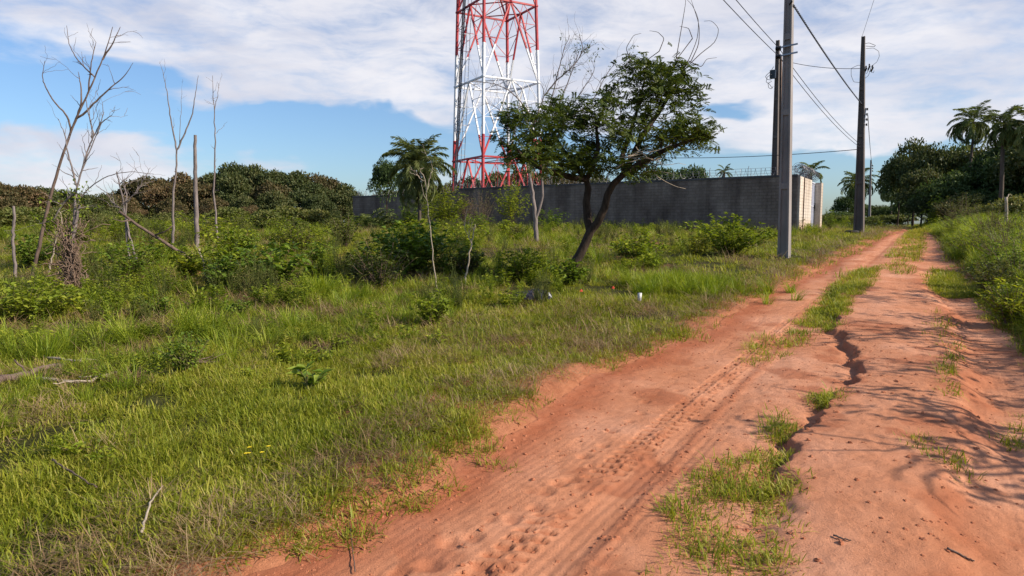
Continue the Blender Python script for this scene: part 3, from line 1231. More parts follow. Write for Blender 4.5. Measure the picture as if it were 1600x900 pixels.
def cable(name, label, a, b, sag, r, helix=0, group=None):
    n = 60
    tt = np.linspace(0, 1, n)
    a, b = np.asarray(a, float), np.asarray(b, float)
    c = a + (b - a) * tt[:, None]
    c[:, 2] -= sag * 4 * tt * (1 - tt)
    mb = MB()
    if helix:
        t2 = np.linspace(0, 1, 420)
        c = np.stack([np.interp(t2, tt, c[:, k]) for k in range(3)], 1)
        ln = np.linalg.norm(b - a)
        for k in range(3):
            ph = t2 * ln / .55 * 2 * pi + k * 2 * pi / 3
            o = np.stack([np.cos(ph) * .020, np.zeros_like(ph), np.sin(ph) * .020], 1)
            mb.tube(c + o, r, 5, False)
    else:
        mb.tube(c, r, 5, False)
    o = mb.build(name, M['wire'])
    tag(o, label, 'cable', group)
    return o


cable('overhead_cable', 'thick twisted bundle cable slanting from the nearest pole down to the weathered pole', P(1240, 8, Yn - .1), P(1347, 163, Yf), .10, .012, 1)
cable('overhead_wire', 'upper thin wire entering at the top of the picture to the nearest pole', w1, (-6.5, -4, 7.4), .45, .009)
cable('overhead_wire', 'lower thin wire entering at the top of the picture to the nearest pole', w2, (-6.9, -4, 7.3), .45, .009)
cable('overhead_wire', 'right of two parallel wires descending from the nearest pole to the weathered pole', w1, P(1345, 226, Yf), .22, .010)
cable('overhead_wire', 'left of two parallel wires descending from the nearest pole to the weathered pole', w2, P(1345, 231, Yf), .22, .010)
cable('overhead_cable', 'long low level cable from the weathered pole across the wall top behind the leaning tree', P(1345, 233, Yf), P(905, 240, 47), .35, .017)
cable('overhead_wire', 'short level wire between the pole pair and the weathered pole top', P(1222, 94, 37.4), P(1346, 107, Yf), .15, .014)
cable('overhead_wire', 'very thin wire rising steeply from the weathered pole tip', P(1347, 57, Yf), (3.5, 0, 15), .3, .007)
cable('overhead_wire', 'thin wire from the weathered pole to the small distant pole', P(1356, 180, Yf), P(1363, 258, 98), .4, .018)

# ------------------------------------------------------------------ woody plants
def wiggle(a, b, n, amp, rg):
    a, b = np.asarray(a, float), np.asarray(b, float)
    t = np.linspace(0, 1, n)[:, None]
    p = a + (b - a) * t
    L_ = np.linalg.norm(b - a)
    off = np.cumsum(rg.normal(0, 1, (n, 3)), 0)
    off -= off[0] + (off[-1] - off[0]) * t
    return p + off * amp * L_ / max(1, n) ** .5


class Skel:
    """grows a branch skeleton by joining target points to the nearest node"""

    def __init__(self):
        self.P, self.par, self.end, self.R0 = [], [], [], {}

    def poly(self, pts, r, parent=None):
        idx = []
        r = np.interp(np.linspace(0, 1, len(pts)), np.linspace(0, 1, len(r)), r)
        for k, p in enumerate(pts):
            self.P.append(np.asarray(p, float))
            self.par.append((idx[-1] if idx else parent))
            self.R0[len(self.P) - 1] = r[k]
            idx.append(len(self.P) - 1)
        return idx

    def grow(self, targets, rg, wig=.12, droop=0.0, rmin=.006, up=.0, n=6):
        tips = []
        A = np.array(self.P)
        d0 = [np.min(np.linalg.norm(A - t, axis=1)) for t in targets]
        for k in np.argsort(d0):
            t = np.asarray(targets[k], float)
            A = np.array(self.P)
            d = np.linalg.norm(A - t, axis=1) + 0.6 * np.maximum(0, A[:, 2] - t[2])
            j = int(np.argmin(d))
            a = A[j]
            m = wiggle(a, t, n, wig, rg)
            L_ = np.linalg.norm(t - a)
            s = np.sin(np.linspace(0, 1, n) * pi)
            m[:, 2] += s * L_ * up
            m[:, 2] -= np.linspace(0, 1, n) ** 2 * L_ * droop * 0
            par = j
            for q in m[1:]:
                self.P.append(q)
                self.par.append(par)
                par = len(self.P) - 1
            tips.append(par)
        self.tips = tips
        return tips

    def tubes(self, mb, rtip=.005, kexp=.45, n=6, rmax=None):
        N = len(self.P)
        ch = [[] for _ in range(N)]
        for i, p in enumerate(self.par):
            if p is not None:
                ch[p].append(i)
        load = np.ones(N)
        for i in range(N - 1, -1, -1):
            if self.par[i] is not None:
                load[self.par[i]] += load[i]
        R = rtip * load ** kexp
        for i, r in self.R0.items():
            R[i] = max(r, 0.002)
        for i in range(N):
            p = self.par[i]
            if p is not None and i not in self.R0:
                R[i] = min(R[i], R[p] * .92)
        done = set()
        for i in range(N):
            if i in done:
                continue
            # start a chain here
            chain = [i]
            if self.par[i] is not None:
                pts0 = [self.par[i]]
            else:
                pts0 = []
            c = i
            done.add(c)
            while ch[c]:
                nx = max(ch[c], key=lambda q: (load[q] + (1e6 if q in self.R0 else 0)))
                if nx in done:
                    break
                chain.append(nx)
                done.add(nx)
                c = nx
            ids = pts0 + chain
            if len(ids) < 2:
                continue
            pts = np.array([self.P[q] for q in ids])
            rr = np.array([R[q] for q in ids])
            if pts0:
                rr[0] = rr[1]
            mb.tube(pts, rr, n, False)
        self.R = R
        return R


def rand_unit(n, rg):
    v = rg.normal(0, 1, (n, 3))
    return v / np.linalg.norm(v, axis=1)[:, None]


def leaf_spray(mb, centers, r, per, ln, wd, rg, flat=.6, droop=.2):
    c = np.repeat(np.asarray(centers, float), per, 0)
    n = len(c)
    off = rand_unit(n, rg) * (rg.random((n, 1)) ** .5) * r
    off[:, 2] *= flat
    d = off + rg.normal(0, r * .5, (n, 3))
    d[:, 2] -= droop * r
    nr = rand_unit(n, rg) * .8 + np.array([0, 0, 1.])
    mb.leaves(c + off, d, nr, ln * rg.uniform(.6, 1.25, n), wd * rg.uniform(.7, 1.2, n))


def pinnate(mb, base, d, L_, rg, pairs=7, ln=.035, wd=.014):
    """feather leaves: base points and directions (n,3)"""
    n = len(base)
    d = d / np.linalg.norm(d, axis=1)[:, None]
    side = np.cross(d, rand_unit(n, rg) * .5 + np.array([0, 0, 1.]))
    side /= np.linalg.norm(side, axis=1)[:, None] + 1e-9
    nr = np.cross(side, d)
    for k in range(pairs):
        f = (k + 1) / (pairs + .3)
        p = base + d * (L_ * f)[:, None] + np.array([0, 0, -1.]) * (L_ * f * f * .25)[:, None]
        for s in (-1, 1):
            mb.leaves(p, side * s + d * .45, nr, ln * rg.uniform(.8, 1.2, n), wd * rg.uniform(.8, 1.2, n))


def lean_tree():
    rg = np.random.default_rng(21)
    B = G(878, 443)
    Y = B[1]
    t = thing('leaning_tree', 'leaning dark trunked leafy tree in the grass before the grey wall', 'tree', B)
    px = lambda a, b, dy=0: P(a, b, Y + dy) - B
    sk = Skel()
    tr = sk.poly([px(868, 452), px(880, 437), px(893, 420), px(905, 400), px(914, 382), px(922, 362)], [.16, .115, .10, .092, .09, .086])
    lf = sk.poly([px(918, 340, .1), px(916, 315, .15), px(919, 296, .2), px(916, 281, .2)], [.085, .073, .068, .064], tr[-1])
    rt = sk.poly([px(934, 348, -.1), px(945, 325, -.15), px(949, 305, -.2), px(958, 288, -.2), px(975, 272, -.3)], [.08, .073, .068, .064, .06], tr[-1])
    a = sk.poly([px(893, 277, .1), px(868, 270, -.2), px(843, 262, -.5), px(820, 248, -.7), px(803, 228, -.8)], [.065, .055, .045, .03, .018], lf[-1])
    b = sk.poly([px(900, 262, .6), px(880, 235, 1.0), px(862, 205, 1.2), px(850, 175, 1.3)], [.055, .045, .03, .018], lf[-1])
    c = sk.poly([px(926, 262, .2), px(935, 232, .2), px(932, 200, .3), px(945, 165, .3)], [.055, .045, .03, .018], lf[-1])
    d = sk.poly([px(1000, 255, -.5), px(1035, 236, -.7), px(1070, 222, -.8), px(1100, 210, -.8)], [.06, .045, .03, .016], rt[-1])
    e = sk.poly([px(988, 245, -.1), px(1005, 210, .2), px(1030, 175, .5), px(1052, 140, .6), px(1070, 110, .6)], [.06, .05, .04, .025, .014], rt[-1])
    f_ = sk.poly([px(972, 245, .5), px(985, 205, .8), px(998, 165, .9), px(1008, 120, .9)], [.05, .04, .028, .014], rt[-1])
    lobes = [(830, 212, 52, 44, -.5, 1.3, 34), (805, 190, 30, 24, -.7, .7, 10), (880, 190, 48, 38, .6, 1.3, 30), (880, 240, 60, 32, .2, 1.5, 30),
             (940, 190, 50, 50, .1, 1.3, 34), (935, 245, 48, 32, .2, 1.3, 22), (1000, 150, 48, 52, .6, 1.2, 36), (1040, 118, 46, 34, .6, 1.0, 28),
             (1015, 210, 58, 42, -.1, 1.4, 34), (1075, 150, 34, 46, .4, .9, 20), (1080, 212, 36, 28, -.7, .9, 20), (985, 258, 50, 16, -.3, 1.1, 14),
             (835, 255, 45, 16, -.5, 1.0, 16), (1104, 205, 16, 12, -.8, .4, 5), (1000, 100, 30, 16, .8, .6, 8)]
    tg = []
    for (cx, cy, rx, ry, dy, rd, n) in lobes:
        v = rand_unit(n, rg) * (rg.random((n, 1)) ** .40)
        for q in v:
            tg.append(px(cx + q[0] * rx, cy + q[1] * ry, dy + q[2] * rd))
    tips = sk.grow(tg, rg, .16, up=.10)
    # long bare whips above the crown
    whips = [[(1062, 120), (1078, 90), (1090, 60), (1092, 30), (1082, 8), (1070, -4)], [(1070, 108), (1094, 84), (1118, 66), (1124, 45), (1112, 32), (1100, 33)],
             [(1055, 100), (1062, 60), (1068, 25), (1072, 0), (1066, -8)], [(1080, 95), (1092, 70), (1093, 40), (1084, 12), (1078, -6)],
             [(1030, 80), (1038, 60), (1028, 50), (1015, 48)], [(1075, 95), (1096, 105), (1104, 92), (1120, 90)], [(985, 95), (978, 75), (990, 55), (1002, 52)],
             [(1082, 60), (1076, 44), (1062, 41)]]
    ends = np.array(sk.P)
    for w in whips:
        p0 = px(*w[0], .6)
        j = int(np.argmin(np.linalg.norm(ends - p0, axis=1)))
        pp = [px(a_, b_, .6 + .1 * k) for k, (a_, b_) in enumerate(w)]
        tt = np.linspace(0, 1, len(pp))
        t2 = np.linspace(0, 1, 16)
        pp = np.stack([np.interp(t2, tt, np.array(pp)[:, q]) for q in range(3)], 1)
        pp[1:-1] = (pp[:-2] + pp[1:-1] * 2 + pp[2:]) / 4
        sk.poly(pp, [.009, .006, .003], j)
    mb = MB()
    sk.tubes(mb, .0036, .42, 7)
    mb.build('trunk', M['bark_dark'], t)
    # foliage: feather leaves along the outer twigs
    lm = MB()
    tipP = np.array([sk.P[i] for i in tips])
    mids = np.array([sk.P[sk.par[i]] for i in tips])
    mid2 = np.array([sk.P[sk.par[sk.par[i]]] for i in tips])
    bs, ds = [], []
    for arr, per in ((tipP, 8), (mids, 4), (mid2, 2)):
        n = len(arr) * per
        b0 = np.repeat(arr, per, 0) + rg.normal(0, .085, (n, 3))
        dd = rand_unit(n, rg)
        dd[:, 2] = dd[:, 2] * .6 + .05
        bs.append(b0)
        ds.append(dd)
    bs, ds = np.concatenate(bs), np.concatenate(ds)
    keep = rg.random(len(bs)) < .86
    bs, ds = bs[keep], ds[keep]
    pinnate(lm, bs, ds, rg.uniform(.10, .20, len(bs)), rg, 6, .062, .026)
    lm.build('crown', M['tree_leaf'], t)
    # thin dry twigs inside the crown on the right limb
    tw = MB()
    for k in range(26):
        a0 = px(rg.uniform(960, 1030), rg.uniform(225, 275), rg.uniform(-1.2, .3))
        b0 = a0 + np.array([rg.uniform(.1, .9), rg.uniform(-.4, .4), rg.uniform(-.25, .45)])
        tw.tube(wiggle(a0, b0, 6, .12, rg), np.linspace(.008, .003, 6), 5)
    tw.build('dry_twigs', M['bark_pale'], t)


lean_tree()


def bare_tree(name, label, B, Y, limbs, mat, twigs=40, twig_len=.5, seed=1, leaf=None, r_tip=.0028, group=None, cat='tree', leaf_mat_='bright_bush', wig=.03, upbias=.6):
    """limbs: list of (pixel polyline, r0, r1); each joins the nearest point already built"""
    rg = np.random.default_rng(seed)
    B = np.asarray(B, float)
    t = thing(name, label, cat, B, group)
    sk = Skel()
    for k, (pl, r0, r1) in enumerate(limbs):
        pp = np.array([P(q[0], q[1], Y + (q[2] if len(q) > 2 else 0)) - B for q in pl])
        tt = np.linspace(0, 1, len(pp))
        t2 = np.linspace(0, 1, max(12, len(pp) * 4))
        pp = np.stack([np.interp(t2, tt, pp[:, q]) for q in range(3)], 1)
        for _ in range(2):
            pp[1:-1] = (pp[:-2] + 2 * pp[1:-1] + pp[2:]) / 4
        pp[1:-1] += rg.normal(0, wig * .3, pp[1:-1].shape)
        if k == 0:
            sk.poly(pp, [r0, r1])
        else:
            A = np.array(sk.P)
            j = int(np.argmin(np.linalg.norm(A - pp[0], axis=1)))
            sk.poly(pp[1:] if np.linalg.norm(A[j] - pp[0]) < .2 else pp, [r0, r1], j)
    n0 = len(sk.P)
    A = np.array(sk.P)
    zmax = A[:, 2].max()
    cand = [i for i in range(n0) if A[i, 2] > .30 * zmax]
    for _ in range(twigs):
        j = cand[rg.integers(len(cand))]
        p = A[j]
        if sk.par[j] is None:
            continue
        dirv = A[j] - A[sk.par[j]]
        dirv = dirv / (np.linalg.norm(dirv) + 1e-6)
        dv = dirv * .6 + rand_unit(1, rg)[0] * .8 + np.array([0, 0, upbias * .4])
        dv /= np.linalg.norm(dv)
        L_ = twig_len * rg.uniform(.4, 1.3)
        pts = wiggle(p, p + dv * L_ + np.array([0, 0, upbias * .12 * L_]), 7, .10, rg)
        ids = sk.poly(pts[1:], [min(sk.R0.get(j, .01) * .5, .008), .002], j)
        if rg.random() < .6:
            m = ids[rg.integers(1, 5)]
            q = np.array(sk.P[m])
            dv2 = dv + rand_unit(1, rg)[0] * .8
            pts = wiggle(q, q + dv2 / np.linalg.norm(dv2) * L_ * .5, 5, .1, rg)
            sk.poly(pts[1:], [.004, .002], m)
    mb = MB()
    sk.tubes(mb, r_tip, .4, 7)
    mb.build('trunk', M[mat], t)
    if leaf:
        n, ln, zlo, zhi = leaf
        A = np.array(sk.P)
        zz = A[:, 2] / zmax
        c = A[(zz > zlo) & (zz < zhi)]
        c = c[rg.integers(len(c), size=n)]
        lm = MB()
        leaf_spray(lm, c, .16, 5, ln, ln * .45, rg)
        lm.build('leaves', M[leaf_mat_], t)
    return t


B = G(52, 434)
bare_tree('bare_tree', 'tall bare forked tree leaning right at the far left of the field', B, B[1], [
    ([(50, 436), (62, 380), (75, 320), (92, 262), (108, 212), (128, 165), (150, 118), (166, 78), (176, 42)], .040, .006),
    ([(112, 206), (104, 178), (84, 160), (68, 130), (66, 118), (70, 95)], .020, .004),
    ([(124, 185), (150, 158), (172, 138), (196, 118), (208, 98)], .022, .004),
    ([(148, 120), (132, 105), (118, 90), (107, 68), (104, 40)], .015, .004),
    ([(158, 95), (174, 72), (188, 42)], .02, .005),
    ([(116, 195), (128, 160), (126, 130), (122, 112)], .022, .005),
    ([(138, 140), (142, 100), (150, 66)], .016, .005),
], 'bark_brown', 22, .45, 3, wig=.012)
B = G(112, 452)
bare_tree('dead_vine_tree', 'bare tree with dry brown vine around its foot, right of the tall leaning one', B, B[1], [
    ([(108, 454), (112, 420), (112, 385), (117, 330), (118, 300), (126, 270), (135, 250), (150, 212)], .032, .008),
    ([(120, 292), (112, 262), (104, 232), (100, 205), (90, 185)], .018, .004),
    ([(128, 265), (138, 232), (150, 205), (162, 182), (160, 160)], .015, .004),
    ([(114, 305), (124, 312), (142, 290), (175, 272), (205, 268), (240, 272)], .013, .004),
    ([(112, 380), (118, 350), (124, 320)], .04, .02),
    ([(118, 300), (96, 320), (84, 345), (60, 350)], .018, .006),
    ([(148, 215), (138, 180), (134, 150)], .014, .005),
    ([(150, 212), (160, 190), (175, 180)], .014, .005),
], 'bark_grey', 46, .45, 4, wig=.014, leaf=(40, .09, .25, .55))
# the dry vine is rooted in the ground round its foot
rg_ = np.random.default_rng(8)
vm = MB()
for _ in range(420):
    a0 = np.array([rg_.normal(0, .08), rg_.normal(0, .08), rg_.uniform(0, 1.1)])
    vm.tube(wiggle(a0, a0 + np.array([rg_.normal(0, .13), rg_.normal(0, .13), rg_.uniform(-.4, .4)]), 6, .18, rg_), .007, 4)
tag(vm.build('dry_vine', M['dry_stem'], loc=B), 'matted brown dead vine wrapped round the foot of a bare tree', 'vine')

B = G(268, 392)
bare_tree('forked_sapling', 'slim bare sapling ending in a tall Y fork, left of the cut post', B, B[1], [
    ([(269, 394), (271, 350), (270, 305), (276, 270), (276, 235)], .045, .024),
    ([(276, 235), (270, 205), (264, 165), (260, 135), (252, 105)], .026, .006),
    ([(276, 235), (288, 210), (300, 180), (305, 150), (310, 118)], .028, .006),
    ([(280, 225), (283, 180), (284, 140)], .010, .004),
], 'bark_grey', 8, .4, 5)
B = G(340, 400)
bare_tree('bare_sapling', 'very thin straight bare sapling right of the cut post', B, B[1], [
    ([(341, 402), (338, 350), (334, 300), (336, 250), (336, 200), (334, 160), (332, 118)], .034, .006),
    ([(335, 170), (340, 150), (342, 130)], .010, .004),
], 'bark_grey', 12, .35, 6)
B = G(210, 424)
bare_tree('dead_twin_tree', 'pale dead tree of twin thin stems that a fallen pole leans on', B, B[1], [
    ([(218, 424), (208, 390), (197, 340), (190, 300), (182, 268)], .032, .012),
    ([(208, 424), (200, 390), (196, 350), (198, 300), (192, 280)], .03, .010),
    ([(196, 330), (180, 320), (165, 300), (150, 290)], .014, .004),
    ([(194, 320), (215, 300), (225, 280), (235, 262)], .014, .004),
], 'bark_grey', 34, .5, 7)
B = G(314, 428)
fp = MB()
fp.tube(np.array([P(186, 330, 14.6), P(215, 352, 14.7), P(250, 374, 14.8), P(280, 394, 14.9), P(318, 420, 15.0)]) - B, [.025, .03, .033, .037, .037], 8)
fp.tube(np.array([P(240, 368, 14.78), P(258, 362, 14.7), P(270, 352, 14.7)]) - B, [.02, .014, .008], 6)
fp.tube(np.array([P(276, 391, 14.9), P(300, 400, 14.6), P(312, 400, 14.5)]) - B, [.02, .014, .008], 6)
fp.tube(np.array([P(205, 344, 14.65), P(190, 346, 14.5), P(176, 342, 14.4)]) - B, [.02, .012, .006], 6)
tag(fp.build('fallen_pole', M['bark_brown'], loc=B), 'slanting fallen branch pole propped against the dead twin tree', 'branch')
B = G(308, 386)
bare_tree('cut_post', 'thick straight cut post standing bare in the scrub', B, B[1], [
    ([(308, 388), (307, 340), (305.5, 290), (305, 250), (305, 211)], .085, .048)], 'bark_grey', 0, .1, 9, cat='post')
B = G(24, 434)
bare_tree('broken_stump', 'short broken curved stump left of the tall leaning tree', B, B[1], [
    ([(25, 436), (22, 400), (20, 370), (22, 345), (21, 322)], .034, .026)], 'bark_grey', 0, .1, 10, cat='stump')
B = G(320, 440)
bare_tree('dry_stick', 'thin pale stick standing below the cut post', B, B[1], [
    ([(324, 442), (318, 410), (312, 388)], .022, .012)], 'bark_pale', 2, .2, 11, cat='stick')
B = G(75, 432)
bare_tree('dry_stick', 'thin pale leaning stick between the two bare trees on the left', B, B[1], [
    ([(74, 433), (82, 400), (88, 372)], .022, .012), ([(88, 372), (98, 350), (92, 330)], .012, .006)], 'bark_pale', 4, .3, 12, cat='stick')
B = G(683, 460)
bare_tree('thin_sapling', 'thin pale leaning stem arching before the palm at the wall', B, B[1], [
    ([(683, 462), (678, 420), (673, 370), (668, 320), (664, 280), (655, 264), (662, 262)], .011, .005),
    ([(664, 285), (652, 275), (640, 268)], .008, .004), ([(666, 300), (672, 280), (676, 262)], .008, .004)], 'bark_pale', 5, .35, 13)
B = G(726, 448)
bare_tree('thin_sapling', 'short pale thin stem in the weeds right of the large leafy bush', B, B[1], [
    ([(727, 449), (732, 410), (738, 375), (742, 350)], .020, .008), ([(736, 380), (728, 360), (724, 345)], .008, .003)], 'bark_pale', 6, .35, 14)
# grey tree with two stems right beside the wall, bare crown behind the leafy tree
bw = P(838, 372, 26)
bw[2] = float(gz(bw[0], bw[1])) - .05
bare_tree('bare_wall_tree', 'pale multi stemmed tree before the wall, its bare crown rising behind the leafy tree', bw, 26, [
    ([(839, 378), (836, 340), (832, 300), (826, 270), (822, 230), (835, 190), (850, 150)], .095, .018),
    ([(836, 345), (848, 310), (846, 270), (856, 220), (870, 170), (895, 110), (905, 80)], .055, .010),
    ([(832, 310), (826, 285), (834, 250), (850, 200), (870, 120), (880, 80), (890, 55)], .045, .009),
    ([(850, 150), (870, 125), (900, 100), (912, 75), (905, 55)], .03, .008),
    ([(856, 220), (890, 185), (925, 160), (945, 120), (960, 100)], .03, .008),
    ([(835, 190), (815, 160), (795, 140), (770, 130), (740, 128)], .03, .007),
    ([(826, 250), (800, 200), (780, 170), (760, 160)], .025, .006),
    ([(860, 200), (905, 150), (930, 110), (925, 95)], .022, .006),
    ([(845, 250), (880, 200), (910, 180), (960, 140), (985, 90)], .022, .006),
], 'bark_grey', 190, .9, 15, leaf=(40, .11, .82, 1.0), leaf_mat_='tree_leaf')

# ------------------------------------------------------------------ bushes and herbs
def stems_plant(rg, h, spread, nst, ln, wd, per, tmb, lmb, origin=(0, 0, 0), start=.25, droop=.2, thick=.006, upright=.5):
    """stems fan out from the foot and carry leaves along their length"""
    o = np.asarray(origin, float)
    for _ in range(nst):
        az = rg.uniform(0, 2 * pi)
        rr = spread * rg.random() ** .6
        top = o + np.array([cos(az) * rr, sin(az) * rr, h * rg.uniform(.55, 1.0) * (1 - .35 * (rr / max(spread, 1e-3)) ** 2)])
        foot = o + np.array([cos(az), sin(az), 0]) * rr * .25 * rg.random()
        n = 7
        p = wiggle(foot, top, n, .08, rg)
        p[:, :2] += (np.linspace(0, 1, n) ** 2 - np.linspace(0, 1, n))[:, None] * (top - foot)[:2] * upright
        tmb.tube(p, np.linspace(thick, thick * .4, n), 4, False)
        f = rg.uniform(start, 1, per)
        f[:2] = 1
        c = np.stack([np.interp(f, np.linspace(0, 1, n), p[:, k]) for k in range(3)], 1)
        a2 = rg.uniform(0, 2 * pi, per)
        d = np.stack([np.cos(a2), np.sin(a2), rg.uniform(-droop * 2, .7, per)], 1)
        nr = np.array([0, 0, 1.]) + rand_unit(per, rg) * .45
        lmb.leaves(c, d, nr, ln * rg.uniform(.6, 1.2, per), wd * rg.uniform(.7, 1.2, per))


def bush(name, label, px, py, w, h, mat='bush', ln=.10, wd=.05, nst=40, per=14, seed=1, start=.2, group=None, cat='bush', stem='stem', Yfix=None, upright=.5):
    rg = np.random.default_rng(seed)
    if Yfix:
        B = P(px, py, Yfix)
        B[2] = float(gz(B[0], B[1]))
    else:
        B = G(px, py)
    t = thing(name, label, cat, B, group)
    tm, lm = MB(), MB()
    stems_plant(rg, h, w, nst, ln, wd, per, tm, lm, start=start, upright=upright)
    tm.build('stem', M[stem], t)
    lm.build('foliage', M[mat], t)
    return t


bush('leafy_bush', 'large dark leafy bush before the wall, tallest of the field weeds', 645, 432, 1.15, 1.25, 'bush', .17, .10, 80, 16, 31)
bush('leafy_bush', 'dark leafy bush growing round the foot of the leaning tree', 884, 446, .40, .55, 'bush', .12, .065, 34, 14, 32)
bush('leafy_bush', 'broad bright weedy bush at the wall foot left of the nearest pole', 1140, 400, 1.5, 1.25, 'bright_bush', .16, .075, 90, 18, 33)
bush('leafy_bush', 'smaller bright bush right beside the leaning tree trunk, before the wall', 1000, 412, .85, .95, 'bright_bush', .13, .06, 60, 16, 34)
bush('leafy_bush', 'low broadleaf bush left of the large dark leafy bush', 425, 450, .85, .95, 'bush', .20, .10, 40, 12, 35)
bush('leafy_bush', 'low dark bush right of the cut post among weeds', 375, 410, .55, 1.0, 'bush', .14, .06, 40, 16, 36)
bush('small_shrub', 'round dark shrub with small leaves in the left foreground grass', 292, 585, .26, .42, 'bush', .045, .026, 34, 16, 37, cat='shrub')
bush('broadleaf_seedling', 'single dark broadleaf seedling in the short foreground grass', 482, 612, .16, .22, 'bush', .13, .065, 7, 5, 38, cat='plant')
bush('small_shrub', 'small dark shrub in the grass right of the grass clump, below the cut post', 375, 500, .22, .34, 'bush', .07, .04, 22, 12, 39, cat='shrub')
bush('small_shrub', 'small upright dark shrub in the left field, left of the arching grass clump', 252, 500, .20, .42, 'bush', .06, .035, 26, 14, 40, cat='shrub')
bush('leafy_bush', 'light green bush of fine weeds just below the large dark leafy bush', 672, 512, .30, .55, 'bright_bush', .09, .04, 30, 14, 41)
bush('leafy_bush', 'bright leafy weed patch at the far left edge of the field', 40, 500, .9, .55, 'bright_bush', .11, .05, 80, 14, 42)
bush('leafy_bush', 'light green bush in front of the leaning tree foot, on its left', 815, 440, .55, .7, 'bright_bush', .12, .055, 40, 14, 43)
bush('dry_shrub', 'tangled brown dry shrub against the wall right of the palm', 752, 376, 1.3, 2.5, 'scrub', .09, .04, 90, 7, 44, cat='shrub', stem='dry_stem', Yfix=40, start=.5)
bush('wall_shrub', 'leafy shrub leaning on the wall between dry shrub and pale tree', 800, 376, 1.1, 3.0, 'bright_bush', .16, .07, 60, 22, 45, cat='shrub', Yfix=38, start=.45)
bush('wall_shrub', 'bright feathery shrub against the wall right of the palm', 695, 380, 1.5, 2.9, 'bright_bush', .19, .07, 90, 22, 46, cat='shrub', Yfix=40, start=.35)
bush('wall_shrub', 'dark leafy shrub against the wall under the bushy palm', 640, 380, 1.3, 1.9, 'bush', .18, .07, 60, 18, 461, cat='shrub', Yfix=43, start=.2)
bush('wall_shrub', 'thin tall shrub against the wall between the bushy palm and the feathery shrub', 668, 380, .8, 3.2, 'weed', .16, .06, 34, 18, 462, cat='shrub', Yfix=42, start=.4)
bush('wall_shrub', 'dry reddish shrub before the wall between the dry shrub and the feathery shrub', 728, 380, .8, 2.4, 'rust_leaf', .12, .05, 46, 10, 463, cat='shrub', Yfix=41, start=.4, stem='dry_stem')
bush('wall_shrub', 'low dark shrub before the wall right behind the pale wall tree', 862, 380, 1.0, 1.3, 'bush', .15, .06, 50, 16, 464, cat='shrub', Yfix=37, start=.2)
bush('round_shrub', 'round dark brown shrub in the open field left of the wall end', 466, 398, .7, 1.05, 'scrub', .10, .05, 50, 18, 47, cat='shrub', stem='dry_stem')
bush('round_shrub', 'round dark shrub close to the left end of the wall', 540, 385, .8, 1.3, 'scrub', .12, .06, 50, 18, 48, cat='shrub', stem='dry_stem')
bush('thin_weed', 'yellow flowered weedy bush at the left rim of the broad bush by the nearest pole', 1085, 402, .5, .8, 'yellow_weed', .10, .045, 36, 14, 49)
bush('gate_weed', 'small weed growing beside the gate pillar', 1296, 365, .35, 1.2, 'bush', .14, .06, 18, 10, 50, cat='plant', Yfix=37.5)
bush('wall_weed', 'small dry weed at the foot of the pale gate wall', 1249, 367, .25, .9, 'scrub', .10, .05, 10, 8, 51, cat='plant', Yfix=34.2)
bush('grey_brush', 'tall greyish brush on the right bank above the track', 1575, 395, .8, 1.25, 'scrub', .05, .02, 110, 12, 52, cat='shrub', stem='dry_stem', Yfix=16)
bush('grey_brush', 'brownish brush at the foot of the palms, right of the track', 1500, 362, 1.6, 1.9, 'scrub', .10, .04, 110, 14, 53, cat='shrub', stem='dry_stem', Yfix=34)
bush('grey_brush', 'olive brush on the right bank beneath the split post', 1548, 372, 1.0, 1.5, 'scrub', .07, .03, 100, 14, 54, cat='shrub', stem='dry_stem', Yfix=22)
bush('bright_shrub', 'upright bright shrub at the left end of the grove beside the track', 1466, 356, 1.3, 2.6, 'bright_bush', .22, .10, 40, 16, 55, cat='shrub', Yfix=50)
rb_ = np.random.default_rng(88)
for k in range(34):
    Yb = 11 * (44 / 11) ** rb_.random()
    pxb = rb_.uniform(-30, 1000)
    xb = (pxb - 800) / F * Yb
    if (XL(Yb) - xb) < 3.5 or (760 < pxb < 900 and Yb < 16):
        continue
    hb = rb_.uniform(.45, 1.0) * (1 + Yb * .012)
    m_b = ('bush', 'weed', 'bright_bush', 'scrub', 'weed')[k % 5]
    bush('field_bush', 'knee to waist high weedy bush scattered over the open field', pxb, 360, hb * rb_.uniform(.6, 1.0), hb, m_b, rb_.uniform(.09, .17), rb_.uniform(.04, .08), 42, 13,
         700 + k, group='weedy bushes scattered over the field', Yfix=Yb, stem='dry_stem' if m_b == 'scrub' else 'stem')
for k, (px, Yb, w_, h_, m_b, lb) in enumerate((
        (1592, 9.2, .5, .75, 'weed', 'leafy weed bush at the right picture edge beside the near track'),
        (1556, 12.0, .6, .8, 'scrub', 'brownish weed bush on the right bank edge over the small dark scarp'),
        (1590, 12.8, .7, 1.1, 'bush', 'dark weed bush on the right bank above the leafy edge bush'),
        (1528, 19.0, .8, .9, 'bright_bush', 'bright weed bush at the track edge half way up the right bank'),
        (1570, 19.5, .9, 1.3, 'scrub', 'tall brown weed bush high on the right bank'),
        (1496, 29.0, 1.0, 1.2, 'bush', 'dark weed bush where the right bank meets the far track'))):
    bush('bank_weed', lb, px, 360, w_, h_, m_b, .10, .035, 60, 16, 800 + k, Yfix=Yb, stem='dry_stem')
# fan plant by the wall
rg_ = np.random.default_rng(60)


